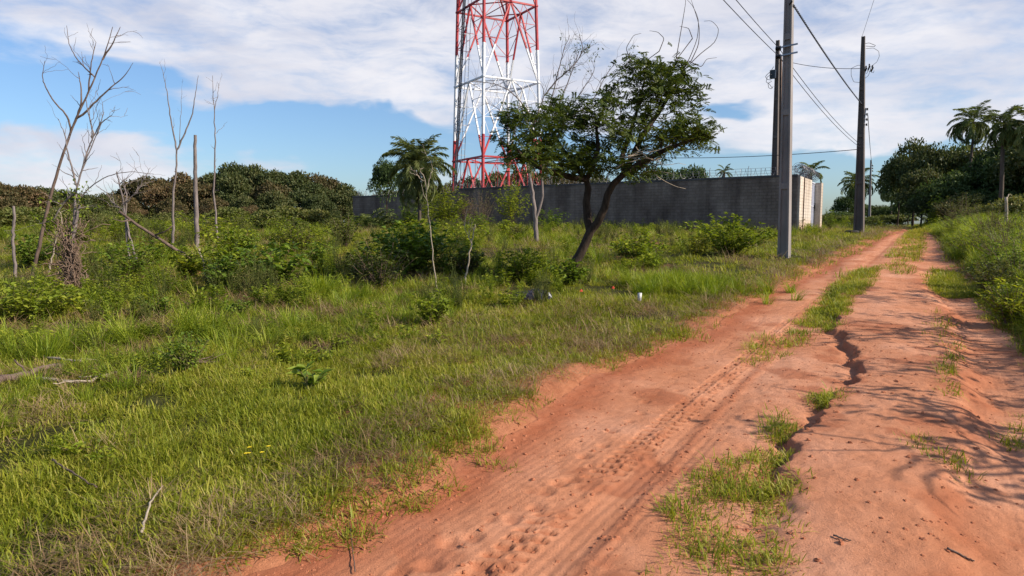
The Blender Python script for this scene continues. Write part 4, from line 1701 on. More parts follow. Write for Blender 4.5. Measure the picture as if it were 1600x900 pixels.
def frond(mb, base, az, el, L_, n=26, lw=.03, ll=.35, droop=1.2, rg=rg_, hang=.6):
    """a feather frond: midrib curve with leaflets hanging to both sides"""
    s = np.linspace(0, 1, n)
    th = el - droop * s ** 1.3
    dx = np.cumsum(np.cos(th)) / n * L_
    dz = np.cumsum(np.sin(th)) / n * L_
    mid = np.stack([cos(az) * dx, sin(az) * dx, dz], 1) + base
    mb.tube(mid[::3], np.linspace(.022, .006, len(mid[::3])), 4, False)
    side = np.array([-sin(az), cos(az), 0])
    fw = np.stack([np.cos(az) * np.cos(th), np.sin(az) * np.cos(th), np.sin(th)], 1)
    k = s > .14
    env = np.sin(np.clip((s - .08) / .95, 0, 1) * pi) ** .6
    for sg in (-1, 1):
        for rep in range(2):
            d = side * sg + fw * .65 + np.array([0, 0, -hang]) + rg.normal(0, .22, (n, 3))
            nr = np.cross(d, side * sg + fw) + np.array([0, 0, .5])
            p = mid + fw * (rep * .5 * L_ / n)
            mb.leaves(p[k], d[k], nr[k], (ll * env * rg.uniform(.75, 1.15, n))[k], lw, .1)


def palm_tree(name, label, B, H, crown_r, seed, nf=30, group=None, trunk_r=.13, mat='palm', skirt=True, lean=0):
    rg = np.random.default_rng(seed)
    t = thing(name, label, 'palm', B, group)
    mb = MB()
    z = np.linspace(-.3, H, 26)
    mb.tube(np.stack([lean * np.clip(z / H, 0, 1) ** 1.5 + .03 * np.sin(z), .02 * np.cos(z * 1.3), z], 1), trunk_r * (1.15 - .35 * z / H + .04 * np.sin(z * 9)), 9)
    mb.build('trunk', M['palm_trunk'], t)
    lm = MB()
    top = np.array([lean, 0, H])
    for k in range(nf):
        az = k * 2.39996 + rg.uniform(-.3, .3)
        f = (k + .5) / nf
        el = radians(86 - (56 if skirt else 100) * f + rg.uniform(-8, 8))
        L_ = crown_r * rg.uniform(.85, 1.15)
        frond(lm, top + np.array([0, 0, -.2 * f]), az, el, L_, 30, (.030 if not skirt else .022) * crown_r, .27 * crown_r, 1.3 + .9 * f, rg, (.5 if not skirt else .25) + .5 * f)
    if skirt:
        for k in range(34):
            az = rg.uniform(0, 2 * pi)
            frond(lm, top - np.array([0, 0, rg.uniform(.0, .5)]), az, radians(rg.uniform(-25, 35)), crown_r * rg.uniform(.75, 1.1), 22, .028 * crown_r, .22 * crown_r,
                  rg.uniform(2.0, 2.9), rg, 1.3)
    lm.build('crown', M[mat], t)
    return t


def gbase(px, Y):
    b = P(px, 352, Y)
    b[2] = float(gz(b[0], b[1])) - .05
    return b


def ztop(py, Y):
    return P(800, py, Y)[2]


# palm before the wall with its companion sapling
b = gbase(655, 38)
palm_tree('bushy_palm', 'bushy palm with shaggy hanging fronds before the left part of the wall', b, ztop(262, 38) - b[2], 2.25, 61, 34, trunk_r=.09, mat='palm_pale')
b = gbase(582, 42)
t = thing('fan_plant', 'low spiky palm like plant at the wall foot left of the bushy palm', 'plant', b)
lm = MB()
for k in range(26):
    frond(lm, np.array([rg_.normal(0, .3), rg_.normal(0, .3), 0]), rg_.uniform(0, 6.28), radians(rg_.uniform(35, 85)), rg_.uniform(1.0, 1.9), 22, .05, .42, 1.2, rg_, .2)
tag(t)
lm.build('fronds', M['palm'], t)
# small tree left of the palm, over the wall
# grove at the end of the track
palm_specs = [(1511, 190, 58, 2.2, 62, 'tall palm with the highest crown, left of the two roadside palms'),
              (1560, 193, 41, 1.5, 63, 'palm with long visible trunk, second from the left on the right bank'),
              (1606, 200, 40, 1.9, 64, 'palm cut by the right edge of the picture'),
              (1336, 286, 104, 3.2, 65, 'distant palm just left of the weathered pole, by the gate'),
              (1391, 288, 102, 3.0, 66, 'distant palm right of the small pole at the track end'),
              (1265, 268, 60, 1.5, 67, 'small palm top showing over the razor wire above the gate wall'),
              (1130, 268, 62, .9, 68, 'tiny palm top showing over the wall left of the nearest pole')]
for px, py, Y, cr, sd, lb in palm_specs:
    b = gbase(px, Y)
    palm_tree('palm_tree', lb, b, ztop(py, Y) - b[2], cr, sd, 15, trunk_r=.115, skirt=(sd < 67))

# ------------------------------------------------------------------ trees of woods and grove
def crown_mesh(seed, nl=46, leaf=.16, per=110, mat=None, flatb=.35, gaps=.0):
    """unit crown (radius about 1, base at z=0, top about 1.6): many small lobes with leaves on their outsides"""
    rg = np.random.default_rng(seed)
    mb = MB()
    v = rand_unit(nl, rg)
    v[:, 2] = np.abs(v[:, 2]) * 1.0 - .25
    cen = v * (rg.uniform(.45, .88, nl))[:, None]
    cen[:, 2] = cen[:, 2] * .85 + .75
    for c in cen:
        r = rg.uniform(.14, .36)
        n = int(per * (r / .25) ** 2)
        u = rand_unit(n, rg)
        u[:, 2] = np.where(u[:, 2] < -.3, -u[:, 2] * .5, u[:, 2])
        p = c + u * np.array([r * 1.15, r * 1.15, r * .75]) * rg.uniform(.75, 1.12, (n, 1))
        d = u + rg.normal(0, .6, (n, 3))
        nr = u + rand_unit(n, rg) * .6 + np.array([0, 0, .5])
        s = leaf * rg.uniform(.55, 1.25, n)
        mb.leaves(p - d * .02, d, nr, s, s * .55)
    # inner sparse fill
    n = 350
    u = rand_unit(n, rg) * rg.random((n, 1)) ** .5 * .75
    u[:, 2] = u[:, 2] * .7 + .7
    mb.leaves(u, rand_unit(n, rg), rand_unit(n, rg), leaf * 1.2, leaf * .7)
    zm = max(v[:, 2].max() for v in mb.V)
    mb.V = [v * np.array([1, 1, 1.58 / zm]) for v in mb.V]
    me = mb.mesh('crown')
    me.materials.append(mat)
    tb = MB()
    sk = Skel()
    ids = sk.poly([(0, 0, -.9), (.02, 0, -.4), (0, .03, 0), (-.02, .02, .35)], [.06, .05, .04, .03])
    sk.grow([c * .9 for c in cen[:22]], rg, .12, up=.05)
    sk.tubes(tb, .0045, .42, 6)
    tm = tb.mesh('trunk')
    tm.materials.append(M['bark_dark'])
    return me, tm


CW = [crown_mesh(100 + k, 46, .10, 150, M['wood_leaf'] if k % 2 else M['rust_leaf']) for k in range(4)]
CG = [crown_mesh(120 + k, 36, .09, 120, M['grove_leaf'] if k != 1 else M['wood_leaf']) for k in range(4)]
CS = [crown_mesh(140 + k, 26, .15, 70, M['scrub']) for k in range(3)]
rw = np.random.default_rng(77)


def place_tree(kind, name, label, cat, group, b, top, rx, trunkfrac=.35, rz=None, thin=False):
    me, tm = kind[rw.integers(len(kind))]
    b = np.asarray(b, float)
    H = top - b[2]
    t = thing(name, label, cat, b, group, rw.uniform(0, 6.28) if rz is None else rz)
    sz = H / (1.55 + .9 * trunkfrac)
    for nm, m in (('crown', me), ('trunk', tm)):
        o = link(nm, m, t, (0, 0, .9 * trunkfrac * sz))
        o.scale = (rx, rx, sz)
    return t


# the wood across the field on the left
prof = [(180, 304), (205, 290), (240, 275), (300, 266), (370, 260), (430, 260), (495, 266), (530, 279), (556, 298), (580, 310)]
pxs, pys = zip(*prof)
lbl_w = 'rounded tree packed in the dark wood across the field'
for row, (Y, dy, st) in enumerate(((92, -4, 38), (82, 14, 52), (72, 36, 56), (66, 56, 60))):
    x = 196 + row * 9
    while x < 566:
        yy = np.interp(x, pxs, pys) + dy + rw.uniform(-7, 9)
        b = gbase(x, Y)
        place_tree(CW, 'wood_tree', lbl_w, 'tree', 'trees of the wood across the field', b, ztop(yy, Y), min(rw.uniform(2.6, 4.2), (ztop(yy, Y) - b[2]) * .50), .22 - .07 * row)
        x += st * rw.uniform(.8, 1.2)
lbl = 'dark tree of the wood line behind the bare saplings at far left'
for k, (x, yy, Y) in enumerate([(-30, 286, 56), (5, 284, 60), (38, 288, 58), (70, 289, 62), (98, 296, 66), (130, 300, 72), (160, 302, 74), (185, 300, 78), (20, 305, 50), (110, 312, 58), (150, 318, 56)]):
    place_tree(CW, 'wood_tree', lbl, 'tree', 'trees of the far left wood line', gbase(x, Y), ztop(yy, Y), min(rw.uniform(1.7, 2.6), (ztop(yy, Y) - 1.3) * .55), .10)
lbl = 'tree top showing over the wall behind the lattice tower'
for k, (x, yy, Y) in enumerate([(610, 296, 100), (650, 285, 98), (700, 282, 96), (740, 275, 95), (775, 268, 92), (815, 262, 94), (850, 268, 92), (890, 274, 96), (930, 270, 95)]):
    place_tree(CW, 'wood_tree', lbl, 'tree', 'tree tops behind the tower', gbase(x, Y), ztop(yy, Y), rw.uniform(2.6, 3.6), .2)
place_tree(CG, 'compound_tree', 'leafy tree top over the wall right of the leaning tree trunk', 'tree', None, gbase(1020, 58), ztop(258, 58), 2.6, .25)
place_tree(CG, 'compound_tree', 'smaller leafy tree top over the wall near the tiny palm', 'tree', None, gbase(1078, 60), ztop(256, 60), 2.0, .25)
place_tree(CG, 'wall_tree', 'small dark airy tree over the left end of the wall', 'tree', None, gbase(604, 47), ztop(245, 47), 1.2, .55)
lbl = 'low dark tree at the back of the wood across the field'
for x in range(190, 600, 26):
    place_tree(CS, 'back_tree', lbl, 'tree', 'low trees behind the wood', gbase(x, 99), ztop(rw.uniform(318, 326), 99), 2.2, .0)
# grove at the right
lbl_g = 'dark tree of the shady grove at the end of the track'
for (x, yy, Y, r) in [(1425, 214, 66, 2.5), (1450, 222, 62, 2.4), (1402, 236, 70, 1.8), (1480, 224, 64, 2.6), (1520, 226, 60, 2.6), (1548, 222, 55, 2.6), (1582, 220, 52, 2.6), (1618, 214, 50, 2.8), (1588, 206, 54, 2.4), (1640, 198, 48, 3.0),
                      (1440, 262, 58, 2.2), (1475, 266, 54, 2.3), (1510, 262, 56, 2.4), (1545, 262, 54, 2.2), (1580, 258, 52, 2.4), (1615, 255, 50, 2.4), (1455, 296, 54, 1.6), (1500, 300, 48, 1.7),
                      (1535, 296, 50, 1.7), (1580, 296, 48, 1.8), (1615, 296, 46, 1.9), (1650, 220, 50, 3), (1690, 215, 46, 3), (1418, 300, 74, 1.6), (1480, 318, 50, 1.1), (1520, 322, 42, 1.2)]:
    place_tree(CG, 'grove_tree', lbl_g, 'tree', 'trees of the grove at the end of the track', gbase(x, Y), ztop(yy, Y), r * 1.08, .28 if yy < 240 else .05)
lbl = 'hazy dark tree in the far line beyond the weathered pole'
for (x, yy, Y, r) in [(1310, 330, 100, 3), (1322, 304, 110, 2.4), (1350, 318, 112, 3), (1375, 320, 112, 3), (1400, 318, 108, 3), (1300, 335, 80, 2.0), (1325, 336, 76, 2.0), (1350, 337, 84, 2), (1380, 335, 90, 2.4), (1405, 334, 88, 2.2)]:
    place_tree(CS if Y < 95 else CG, 'far_tree', lbl, 'tree', 'trees of the far line beyond the poles', gbase(x, Y), ztop(yy, Y), r, .05)
# scrub between the field and the woods
for grp, lb, lst in (
    ('scrub bushes before the left wood', 'olive scrub bush in the rough ground before the wood',
     [(rw.uniform(-60, 570), rw.uniform(34, 64), rw.uniform(.6, 1.5)) for _ in range(64)]),
    ('scrub on the right bank', 'low olive scrub bush on the right bank before the grove',
     [(1490, 44, 1.0), (1530, 40, 1.3), (1565, 34, 1.3), (1600, 30, 1.5), (1640, 26, 1.4), (1590, 38, 1.8), (1470, 58, 1.4), (1510, 48, 1.5), (1620, 34, 2.0)])):
    for (x, Y, h) in lst:
        b = gbase(x, Y)
        if Y > 44 and x > 540 and grp.startswith('scrub bushes'):
            continue
        place_tree(CS, 'scrub_bush', lb, 'bush', grp, b, b[2] + h, h * rw.uniform(.6, .95), .0)

# trees standing just outside the frame on the right; their branches shade the track
for k, (x, y, H_, sd, lb) in enumerate([(7.3, 3.5, 2.9, 301, 'thin leafed tree on the right bank just outside the picture, nearest'),
                                        (9.6, 6.6, 3.5, 302, 'thin leafed tree on the right bank just outside the picture, middle'),
                                        (12.4, 9.8, 4.0, 303, 'thin leafed tree on the right bank just outside the picture, farthest')]):
    rg = np.random.default_rng(sd)
    b = np.array([x, y, float(gz(x, y)) - .05])
    t = thing('bank_tree', lb, 'tree', b)
    sk = Skel()
    tr = sk.poly(wiggle((0, 0, 0), (.2, .1, H_ * .45), 7, .05, rg), [.10, .08, .06])
    tg = rand_unit(44, rg) * rg.random((44, 1)) ** .5 * np.array([2.2, 2.4, H_ * .32]) + np.array([0, 0, H_ * .68])
    for q in range(9):
        a_ = pi + rg.uniform(-1.1, 1.1)
        l_ = rg.uniform(1.5, 3.0)
        h_ = H_ * rg.uniform(.45, .9)
        sk.poly([np.array([.2 + cos(a_) * l_ * u, .1 + sin(a_) * l_ * u, H_ * .42 + (h_ - H_ * .42) * sin(u * 2.2) + rg.normal(0, .05)]) for u in np.linspace(.05, 1, 9)],
                [.030, .018, .008], tr[-1])
    tips = sk.grow(tg, rg, .14, up=.12)
    mb = MB()
    sk.tubes(mb, .010, .45, 6)
    mb.build('trunk', M['bark_dark'], t)
    lm = MB()
    ctr = np.array([sk.P[i] for i in tips])
    leaf_spray(lm, ctr, .28, 30, .13, .06, rg, .8)
    lm.build('crown', M['tree_leaf'], t)

# split fence posts at the right edge
for (x0, y0, x1, y1, Y, lb) in [(1573, 372, 1572, 308, 23, 'pale split wooden fence post on the right bank'), ]:
    b = P(x0, y0, Y)
    b[2] = float(gz(b[0], b[1])) - .1
    tp = P(x1, y1, Y)
    mb = MB()
    mb.tube(wiggle((0, 0, 0), tp - b, 8, .03, rw), np.linspace(.06, .045, 8), 7)
    mb.tube([tp - b - (0, 0, .12), tp - b + (.09, 0, .10)], [.025, .015], 5)
    tag(mb.build('fence_post', M['bark_pale'], loc=b), lb, 'post')

# ------------------------------------------------------------------ grass and ground cover (stuff)
proto_col = bpy.data.collections.new('tuft prototypes')


def proto_collection(name, meshes):
    c = bpy.data.collections.new(name)
    for k, me in enumerate(meshes):
        o = bpy.data.objects.new(name + '_tuft', me)
        c.objects.link(o)
    return c


def scatter(name, label, pts, rot, scl, idx, coll, kind='stuff'):
    me = bpy.data.meshes.new(name)
    n = len(pts)
    me.vertices.add(n)
    me.vertices.foreach_set('co', np.asarray(pts, np.float32).ravel())
    a = me.attributes.new('rot', 'FLOAT_VECTOR', 'POINT')
    a.data.foreach_set('vector', np.asarray(rot, np.float32).ravel())
    a = me.attributes.new('scl', 'FLOAT', 'POINT')
    a.data.foreach_set('value', np.asarray(scl, np.float32))
    a = me.attributes.new('idx', 'INT', 'POINT')
    a.data.foreach_set('value', np.asarray(idx, np.int32))
    o = link(name, me)
    o['label'] = label
    o['kind'] = kind
    ng = bpy.data.node_groups.new(name, 'GeometryNodeTree')
    ng.interface.new_socket(name='Geometry', in_out='INPUT', socket_type='NodeSocketGeometry')
    ng.interface.new_socket(name='Geometry', in_out='OUTPUT', socket_type='NodeSocketGeometry')
    N, L = ng.nodes.new, ng.links.new
    gi, go = N('NodeGroupInput'), N('NodeGroupOutput')
    iop = N('GeometryNodeInstanceOnPoints')
    ci = N('GeometryNodeCollectionInfo')
    ci.inputs['Collection'].default_value = coll
    ci.inputs['Separate Children'].default_value = True
    ci.inputs['Reset Children'].default_value = True
    L(gi.outputs[0], iop.inputs['Points'])
    L(ci.outputs[0], iop.inputs['Instance'])
    iop.inputs['Pick Instance'].default_value = True

    def attr(nm, ty):
        a = N('GeometryNodeInputNamedAttribute')
        a.data_type = ty
        a.inputs['Name'].default_value = nm
        return a.outputs['Attribute']
    L(attr('idx', 'INT'), iop.inputs['Instance Index'])
    L(attr('rot', 'FLOAT_VECTOR'), iop.inputs['Rotation'])
    L(attr('scl', 'FLOAT'), iop.inputs['Scale'])
    L(iop.outputs[0], go.inputs[0])
    md = o.modifiers.new('scatter', 'NODES')
    md.node_group = ng
    return o


def tuft(seed, n, r, h0, h1, w, lean, bend, mat, base_lean=0.0):
    rg = np.random.default_rng(seed)
    mb = MB()
    a = rg.uniform(0, 2 * pi, n)
    q = r * rg.random(n) ** .6
    c = np.stack([np.cos(a) * q, np.sin(a) * q, np.full(n, -.01) + (rg.uniform(.01, .07, n) if base_lean else 0)], 1)
    az = a + rg.normal(0, .9, n)
    mb.blades(c, az, rg.uniform(h0, h1, n), w * rg.uniform(.7, 1.3, n), np.abs(rg.normal(base_lean, lean, n)), rg.uniform(.2, 1, n) * bend)
    me = mb.mesh('tuft')
    me.materials.append(mat)
    return me


def weed(seed, h, spread, nst, ln, wd, per, mat):
    rg = np.random.default_rng(seed)
    tm, lm = MB(), MB()
    stems_plant(rg, h, spread, nst, ln, wd, per, lm, lm, start=.15, thick=.004)
    me = lm.mesh('weed')
    me.materials.append(mat)
    return me


C_short = proto_collection('short', [tuft(200 + k, 36, .10, .03, .095, .0064, 1.0, 1.2, M['grass']) for k in range(5)])
C_mid = proto_collection('mid', [tuft(210 + k, 34, .13, .07, .24, .0082, .75, 1.6, M['grass']) for k in range(5)])
C_tall = proto_collection('tall', [tuft(220 + k, 60, .12, .28, .62, .011, .38, 1.3, M['grass_tall']) for k in range(4)])
C_dry = proto_collection('dry', [tuft(230 + k, 44, .18, .06, .26, .004, .28, .35, M['straw'], 1.22) for k in range(4)])
C_weed = proto_collection('weed', [weed(240 + k, .32, .17, 9, .085, .036, 9, M['weed']) for k in range(3)]
                          + [weed(245 + k, .45, .15, 12, .05, .02, 16, M['bright_bush']) for k in range(3)]
                          + [weed(250, .30, .2, 8, .06, .026, 12, M['yellow_weed']), weed(251, .16, .14, 7, .075, .045, 4, M['weed'])]
                          + [weed(252 + k, .62, .2, 26, .035, .014, 9, M['scrub']) for k in range(2)])


def sample(n, y0, y1, rg, far=1.0, wid=.86):
    """random points of the visible wedge between two distances, uniform on the ground"""
    y = np.sqrt(rg.uniform(y0 ** 2, y1 ** 2, n))
    x = rg.uniform(-1, 1, n) * (wid * y + .6)
    return x, y


TREE = at(878, 443)


def lay(rg, x, y, keep, s0, s1, tilt=.12, sgrow=0.0):
    low = (np.abs(x - TREE[0]) < 1.1) & (y > TREE[1] - 2.4) & (y < TREE[1] + .4)
    keep = keep & ~(low & (rg.random(len(x)) < (.75 if s1 < 1.3 else .9)))
    x, y = x[keep], y[keep]
    n = len(x)
    z = gz(x, y)
    rot = np.stack([rg.normal(0, tilt, n), rg.normal(0, tilt, n), rg.uniform(0, 2 * pi, n)], 1)
    scl = rg.uniform(s0, s1, n) * (1 + sgrow * np.clip(y - 6, 0, 60))
    return np.stack([x, y, z], 1), rot, scl


def inpoly(x, y, pts):
    g = np.array([at(*p)[:2] for p in pts])
    ins = np.zeros(len(x), bool)
    j = len(g) - 1
    for i in range(len(g)):
        c = ((g[i, 1] > y) != (g[j, 1] > y)) & (x < (g[j, 0] - g[i, 0]) * (y - g[i, 1]) / (g[j, 1] - g[i, 1] + 1e-12) + g[i, 0])
        ins ^= c
        j = i
    return ins


def bare(x, y, el):
    """brown gaps in the field's cover"""
    return nmap(fbm(x * .55, y, .9, 361, 3), .53, .63) * nmap(el, 3.0, 5.0) * nmap(y, 6, 9)


STRIPS = [([(985, 899), (1060, 760), (1130, 715), (1235, 700), (1255, 770), (1225, 899)], .38),
          ([(1190, 690), (1215, 640), (1245, 645), (1240, 680)], .55), ([(1262, 640), (1275, 612), (1312, 612), (1305, 640)], .75),
          ([(1145, 565), (1190, 520), (1260, 505), (1270, 520), (1215, 560)], .30), ([(1240, 505), (1270, 480), (1325, 490), (1310, 520)], .55),
          ([(1262, 492), (1290, 455), (1330, 425), (1372, 416), (1368, 440), (1335, 470), (1315, 495)], .95),
          ([(1384, 432), (1388, 398), (1410, 375), (1428, 358), (1446, 356), (1444, 380), (1425, 428)], 1.0),
          ([(1448, 448), (1460, 418), (1500, 425), (1528, 462), (1480, 462)], .85),
          ([(1395, 712), (1450, 690), (1500, 700), (1500, 745), (1440, 735)], .25), ([(1450, 480), (1480, 500), (1490, 560), (1480, 640), (1465, 560)], .18),
          ([(1575, 690), (1600, 640), (1600, 690)], .4)]


def on_strip(x, y):
    v = np.zeros(len(x))
    for pts, d in STRIPS:
        v = np.maximum(v, inpoly(x, y, pts) * d)
    return v


def scatter_all():
    rg = np.random.default_rng(500)
    # ---- short grass
    P_, R_, S_ = [], [], []
    for n, y0, y1, s0, s1 in ((26000, 2.4, 7, .7, 1.3), (26000, 7, 14, .9, 1.6), (26000, 14, 40, 1.5, 2.6), (9000, 40, 75, 2.5, 4.0)):
        x, y = sample(n, y0, y1, rg)
        el, er = edge_left(x, y), edge_right(x, y)
        pn = fbm(x, y, .7, 301, 3)
        pf = nmap(el + (pn - .5) * .9, -.10, .62) * .97
        pf = pf * (1 - .8 * bare(x, y, el)) * (.25 + .75 * nmap(pn, .36, .48)) * (.3 + .7 * nmap(fbm(x, y, .3, 303, 3), .36, .50))
        pr = nmap(er, -.1, .3)
        ps = on_strip(x, y) * nmap(fbm(x, y, .25, 305, 3), .35, .55)
        keep = rg.random(len(x)) < np.maximum(np.maximum(pf * (el > -.4), pr), ps)
        p, r, s = lay(rg, x, y, keep, s0, s1)
        P_.append(p)
        R_.append(r)
        S_.append(s)
    # denser clumps in the middle strips
    for pts, d in STRIPS:
        g = np.array([at(*q)[:2] for q in pts])
        lo, hi = g.min(0), g.max(0)
        n = int(min(5000, (hi - lo).prod() * 260 * d + 20))
        x, y = rg.uniform(lo[0], hi[0], n), rg.uniform(lo[1], hi[1], n)
        keep = inpoly(x, y, pts) & (fbm(x, y, .22, 306, 3) > .66 - .34 * d)
        p, r, s = lay(rg, x, y, keep, .55, 1.15, sgrow=.02)
        P_.append(p)
        R_.append(r)
        S_.append(s)
    p, r, s = map(np.concatenate, (P_, R_, S_))
    scatter('short_grass', 'short green grass along the verge and between the wheel tracks', p, r, s, rg.integers(0, 5, len(p)), C_short)
    # ---- middle grass
    P_, R_, S_ = [], [], []
    for n, y0, y1, s0, s1 in ((8500, 2.6, 7, .35, .78), (14000, 7, 14, .6, 1.1), (20000, 14, 42, .8, 1.5), (9000, 42, 80, 1.8, 3)):
        x, y = sample(n, y0, y1, rg)
        el, er = edge_left(x, y), edge_right(x, y)
        pn = fbm(x, y, 1.1, 311, 3)
        pf = nmap(el + (pn - .5) * 1.6, .8, 2.2) * nmap(pn, .34, .56)
        pr = nmap(er, .0, .5)
        gate = nmap((XL(y) - x) * .857, 2.2, 4.5)
        lawn = np.where(y > 17, np.maximum(gate, .25), 1)
        gap = (.12 + .88 * nmap(fbm(x, y, .55, 313, 3), .38, .52)) * (1 - .9 * bare(x, y, el))
        keep = rg.random(len(x)) < np.maximum(pf * lawn * gap, pr)
        p, r, s = lay(rg, x, y, keep, s0, s1)
        P_.append(p)
        R_.append(r)
        S_.append(s)
    p, r, s = map(np.concatenate, (P_, R_, S_))
    scatter('meadow_grass', 'ankle high yellow green meadow grass covering the field', p, r, s, rg.integers(0, 5, len(p)), C_mid)
    # ---- tall grass
    P_, R_, S_ = [], [], []
    for n, y0, y1, s0, s1 in ((900, 3.2, 8, .35, .65), (3400, 8, 16, .35, .75), (5200, 16, 45, .7, 1.3)):
        x, y = sample(n, y0, y1, rg)
        el, er = edge_left(x, y), edge_right(x, y)
        pn = fbm(x, y, 1.6, 321, 3)
        keep = rg.random(len(x)) < nmap(el, 2.4, 4.0) * nmap(pn, .52, .66) * .8 * (1 - bare(x, y, el))
        p, r, s = lay(rg, x, y, keep, s0, s1)
        P_.append(p)
        R_.append(r)
        S_.append(s)
    for n, y0, y1, s0, s1 in ((9000, 4, 16, .7, 1.5), (9000, 16, 34, .8, 1.6), (3000, 34, 60, .8, 1.3)):
        y = np.sqrt(rg.uniform(y0 ** 2, y1 ** 2, n))
        x = XR(y) + rg.uniform(-.1, 8, n)
        er = edge_right(x, y)
        keep = (rg.random(n) < nmap(er, .05, .7)) & (x < .95 * y + 2)
        p, r, s = lay(rg, x, y, keep, s0, s1)
        s *= .55 + .45 * nmap(er[keep], .1, 1.4)
        P_.append(p)
        R_.append(r)
        S_.append(s)
    # the arching clump and the bright tall patch right of the leaning tree
    for (cx, cy, rx, ry, n, s0, s1) in ((490, 470, .35, .3, 14, .8, 1.2), (1065, 452, 1.5, .8, 130, .55, .85), (200, 540, .4, .3, 12, .6, .9), (320, 520, .3, .3, 10, .7, 1.0), (60, 560, .5, .3, 18, .5, .8)):
        c = G(cx, cy)
        x, y = c[0] + rg.normal(0, rx * .6, n), c[1] + rg.normal(0, ry * .6, n)
        p, r, s = lay(rg, x, y, np.ones(n, bool), s0, s1)
        P_.append(p)
        R_.append(r)
        S_.append(s)
    p, r, s = map(np.concatenate, (P_, R_, S_))
    scatter('tall_grass', 'knee high grass thick on the right bank and in clumps across the field', p, r, s, rg.integers(0, 4, len(p)), C_tall)
    # ---- dry straw
    P_, R_, S_ = [], [], []
    for n, y0, y1, s0, s1 in ((7000, 2.4, 8, .4, .95), (7000, 8, 18, .7, 1.4), (6500, 18, 50, 1.2, 2.4)):
        x, y = sample(n, y0, y1, rg)
        el, er = edge_left(x, y), edge_right(x, y)
        pn = fbm(x, y, 1.0, 331, 3)
        pf = nmap(el, .0, .3) * (nmap(pn, .46, .60) * .75 + .45 * np.exp(-((el - .45) / .45) ** 2))
        pf = np.maximum(pf, .7 * bare(x, y, el))
        lf = at(90, 600)
        pf = np.maximum(pf, .8 * np.exp(-((x - lf[0]) / 1.0) ** 2 - ((y - lf[1]) / .45) ** 2))
        keep = rg.random(len(x)) < pf * (el > 0)
        p, r, s = lay(rg, x, y, keep, s0, s1)
        P_.append(p)
        R_.append(r)
        S_.append(s)
    p, r, s = map(np.concatenate, (P_, R_, S_))
    scatter('dry_grass', 'pale brown dead grass lying in patches through the field', p, r, s, rg.integers(0, 4, len(p)), C_dry)
    # ---- weeds
    P_, R_, S_ = [], [], []
    for n, y0, y1, s0, s1 in ((4200, 2.8, 8, .30, .80), (2600, 8, 17, .6, 1.4), (5200, 17, 46, .7, 1.6), (3500, 44, 70, 1.6, 3)):
        x, y = sample(n, y0, y1, rg)
        el, er = edge_left(x, y), edge_right(x, y)
        pn = fbm(x, y, 1.8, 341, 4)
        lawn = nmap((XL(y) - x) * .857, 2.0, 4.5)
        keep = rg.random(len(x)) < np.maximum(nmap(el, 1.5, 3.5) * nmap(pn, .47, .60) * np.maximum(nmap(y, 2, 8) * lawn, (y < 8) * nmap(el, .3, 1.2) * .5) * (1 - .9 * bare(x, y, el)), nmap(er, .5, 1.4) * .6)
        p, r, s = lay(rg, x, y, keep, s0, s1)
        P_.append(p)
        R_.append(r)
        S_.append(s)
    p, r, s = map(np.concatenate, (P_, R_, S_))
    idx = np.clip((fbm(p[:, 0], p[:, 1], 1.5, 351, 2) * 19 - 4.5 + rg.normal(0, 1.4, len(p))).astype(int), 0, 9)
    idx = np.where((p[:, 1] < 7) & ((idx > 7) | (idx % 3 == 0)), 7, idx)
    scatter('field_weeds', 'leafy broadleaf weeds growing thick across the middle of the field', p, r, s, idx, C_weed)


scatter_all()

# ------------------------------------------------------------------ small things on the ground
def clods():
    rg = np.random.default_rng(900)
    ms = []
    for k in range(4):
        mb = MB()
        u = rand_unit(1, rg)
        # a lumpy octahedral clod, twice subdivided by hand
        V = np.array([(1, 0, 0), (-1, 0, 0), (0, 1, 0), (0, -1, 0), (0, 0, .8), (0, 0, -.8)], float)
        F_ = [(0, 2, 4), (2, 1, 4), (1, 3, 4), (3, 0, 4), (2, 0, 5), (1, 2, 5), (3, 1, 5), (0, 3, 5)]
        for _ in range(2):
            V = list(V)
            nf, cache = [], {}

            def mid(a, b):
                key = (min(a, b), max(a, b))
                if key not in cache:
                    m = (np.array(V[a]) + np.array(V[b])) / 2
                    V.append(m / np.linalg.norm(m) * .92)
                    cache[key] = len(V) - 1
                return cache[key]
            for a, b, c in F_:
                ab, bc, ca = mid(a, b), mid(b, c), mid(c, a)
                nf += [(a, ab, ca), (ab, b, bc), (ca, bc, c), (ab, bc, ca)]
            F_ = nf
        V = np.array(V)
        V *= 1 + rg.normal(0, .14, (len(V), 1))
        mb.add(V * np.array([1, 1, .7]) * .02, F_)
        me = mb.mesh('clod', False)
        me.materials.append(M['clod'])
        ms.append(me)
    c = proto_collection('clod', ms)
    X, Y = [], []

    def along(fn, n, sd, y0, y1, off=0):
        y = np.exp(rg.uniform(np.log(y0), np.log(y1), n))
        X.append(fn(y) + off + rg.normal(0, sd, n))
        Y.append(y)
    along(T1, 420, .09, 2.6, 9)
    along(T2, 420, .05, 2.6, 9)
    along(XS, 900, .14, 2.6, 11)
    along(XH, 420, .22, 3, 11)
    along(XL, 800, .25, 2.6, 14, .2)
    x, y = sample(6000, 2.5, 9, rg)
    k = (edge_left(x, y) < 0) & (edge_right(x, y) < 0)
    X.append(x[k])
    Y.append(y[k])
    x, y = np.concatenate(X), np.concatenate(Y)
    p, r, s = lay(rg, x, y, np.ones(len(x), bool), .15, .75, .5)
    s *= rg.uniform(.4, 1.25, len(s)) ** 1.5
    scatter('soil_clods', 'small red soil crumbs along the ruts and gully', p, r, s, rg.integers(0, 4, len(p)), c)


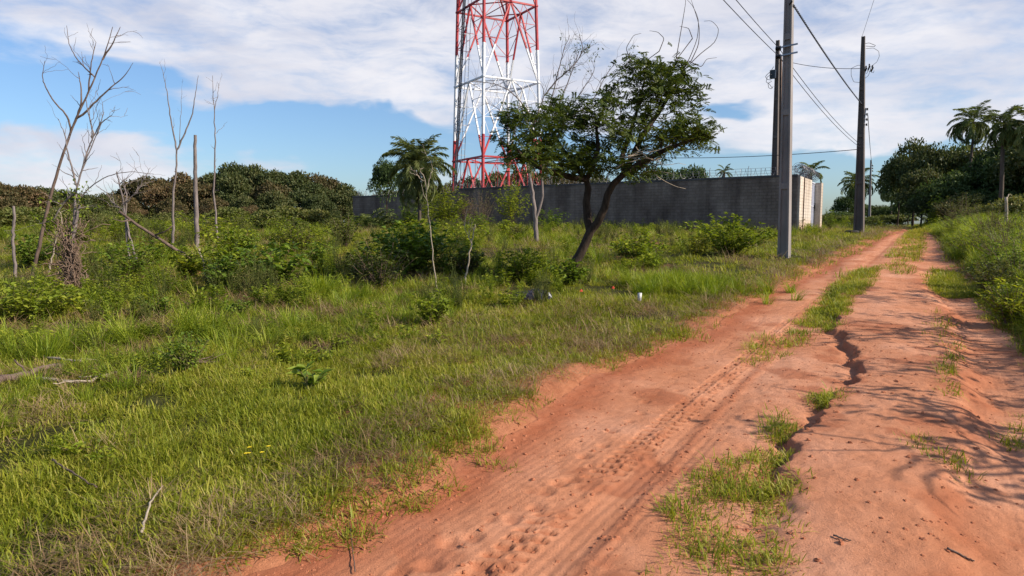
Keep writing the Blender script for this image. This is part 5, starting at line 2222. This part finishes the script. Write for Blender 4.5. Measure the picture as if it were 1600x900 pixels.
m_, nt_, out_ = new_mat('red clods')
principled(nt_, out_, ramp(nt_, tnoise(nt_, 40), [(.3, (.26, .085, .042)), (.7, (.44, .18, .095))]), .95, .1)
M['clod'] = m_
clods()


def crumple(seed, size, n=26):
    """a crumpled sheet"""
    rg = np.random.default_rng(seed)
    u = np.linspace(-1, 1, n)
    U, V = np.meshgrid(u, u, indexing='ij')
    z = np.exp(-(U ** 2 + V ** 2) * 1.1) * size[2]
    z = z * (.55 + .9 * fbm(U + 5, V + 5, .5, seed, 3)) + (vnoise(U, V, .22, seed + 3) - .5) * size[2] * .5
    z[[0, -1], :] = -.01
    z[:, [0, -1]] = -.01
    w = 1 + (fbm(U, V, .7, seed + 9, 2) - .5) * .4
    mb = MB()
    mb.add(np.stack([U * size[0] * w, V * size[1] * w, np.maximum(z, -.01)], -1).reshape(-1, 3), grid_faces(n, n))
    return mb


b = G(832, 468) + np.array([0, 0, .03])
tag(crumple(3, (.33, .20, .15)).build('trash_bag', M['bag'], loc=b, smooth=False), 'crumpled dark blue plastic bag lying in grass left of the leaning tree foot', 'bag')
b = G(856, 469) + np.array([0, -.04, .06])
tag(crumple(5, (.06, .07, .06), 16).build('plastic_scrap', M['white'], loc=b, smooth=False), 'white plastic scrap at the right end of the dark blue bag', 'litter')
b = G(999, 475) + np.array([0, 0, .05])
mb = MB()
mb.tube([(0, 0, 0), (.0, 0, .004), (.004, 0, .12), (.004, 0, .125), (.004, 0, .115), (.002, 0, .02)], [.024, .028, .034, .032, .03, .023], 14)
o = mb.build('plastic_cup', M['white'], loc=b)
tag(o, 'small white plastic cup standing in the grass', 'cup')
for (px, py, lb) in ((908, 462, 'left of two tiny red plastic scraps below the leaning tree'), (958, 457, 'right of two tiny red plastic scraps below the leaning tree')):
    b = G(px, py) + np.array([0, 0, .08])
    tag(crumple(px, (.025, .02, .03), 10).build('red_scrap', M['red_scrap'], loc=b, smooth=False), lb, 'litter')
b = P(1331, 365, 32.4)
b[2] = float(gz(b[0], b[1]))
mb = MB()
aa = np.linspace(0, 2 * pi, 20)
mb.tube(np.stack([np.cos(aa) * .22, np.sin(aa) * .22, .10 + 0 * aa], 1), .10, 8, False)
tag(mb.build('old_tyre', M['rubber'], loc=b), 'dark round lump like an old tyre at the weathered pole foot', 'tyre')

# dead wood in the left foreground
rg_ = np.random.default_rng(930)


def log(name, label, pts, r0, r1, mat='bark_grey', cat='branch', twigs=0, lift=.03):
    W = []
    for a, c in pts:
        g = G(a, c)
        g[2] += lift
        W.append(g)
    W = np.array(W)
    b = W[0].copy()
    tt = np.linspace(0, 1, len(W))
    t2 = np.linspace(0, 1, 14)
    W = np.stack([np.interp(t2, tt, W[:, k]) for k in range(3)], 1)
    W[1:-1] += rg_.normal(0, r0 * .35, W[1:-1].shape)
    mb = MB()
    mb.tube(W - b, np.linspace(r0, r1, 14), 8)
    for _ in range(twigs):
        k = rg_.integers(3, 13)
        d = rand_unit(1, rg_)[0] * np.array([1, 1, .4])
        mb.tube(wiggle(W[k] - b, W[k] - b + d * rg_.uniform(.15, .4), 5, .12, rg_), [r1 * .8, r1 * .7, r1 * .6, r1 * .5, r1 * .3], 5)
    return tag(mb.build(name, M[mat], loc=b), label, cat)


log('dead_log', 'thick grey dead branch on the ground at the left picture edge', [(-20, 608), (40, 592), (105, 576)], .040, .018, 'bark_brown', twigs=6, lift=.05)
log('dead_branch', 'thin pale dead branch lying right of the thick grey dead one', [(60, 600), (140, 606), (183, 590)], .018, .012, 'bark_pale', twigs=4, lift=.05)
log('dead_branch', 'thin straight pale branch end above the thick grey dead one', [(70, 568), (96, 572), (130, 576)], .014, .008, 'bark_pale', twigs=2, lift=.07)
log('dead_branch', 'brown crooked branch lying behind the round dark shrub', [(240, 560), (300, 575), (345, 572)], .018, .010, 'bark_brown', twigs=5, lift=.05)
log('dry_twig', 'thin brown twig lying in foreground grass at lower left', [(82, 730), (115, 752), (152, 775)], .008, .004, 'bark_brown', lift=.05, cat='twig')
log('dry_twig', 'short pale curved twig in the lower left foreground grass', [(222, 850), (235, 805), (255, 775)], .007, .004, 'bark_pale', lift=.06, cat='twig')
log('dry_twig', 'thin dark stick on the red soil near the bottom edge', [(555, 898), (552, 870), (546, 820)], .003, .002, 'bark_brown', lift=.015, cat='twig')
log('dry_twig', 'small dark twig lying on the right wheel track', [(1480, 860), (1510, 875), (1522, 880)], .006, .003, 'bark_brown', lift=.012, cat='twig')
log('dry_twig', 'small dark twig on the raised hump left of the right wheel track', [(1302, 840), (1320, 846), (1330, 848)], .005, .003, 'bark_brown', lift=.012, cat='twig')
# yellow flowers by the verge
b0 = G(405, 735)
t = thing('yellow_flower', 'tiny yellow flowering herb in the foreground grass', 'flower', b0)
tm, lm = MB(), MB()
for k in range(5):
    tp = np.array([rg_.normal(0, .07), rg_.normal(0, .05), rg_.uniform(.10, .17)])
    tm.tube(wiggle(tp * np.array([.3, .3, 0]), tp, 5, .06, rg_), .002, 4)
    a = np.arange(6) * pi / 3
    lm.leaves(np.repeat(tp[None], 6, 0), np.stack([np.cos(a), np.sin(a), .4 + 0 * a], 1), np.tile([0, 0, 1.], (6, 1)), .018, .012)
tm.build('stem', M['stem'], t)
lm.build('petals', M['yellow'], t)
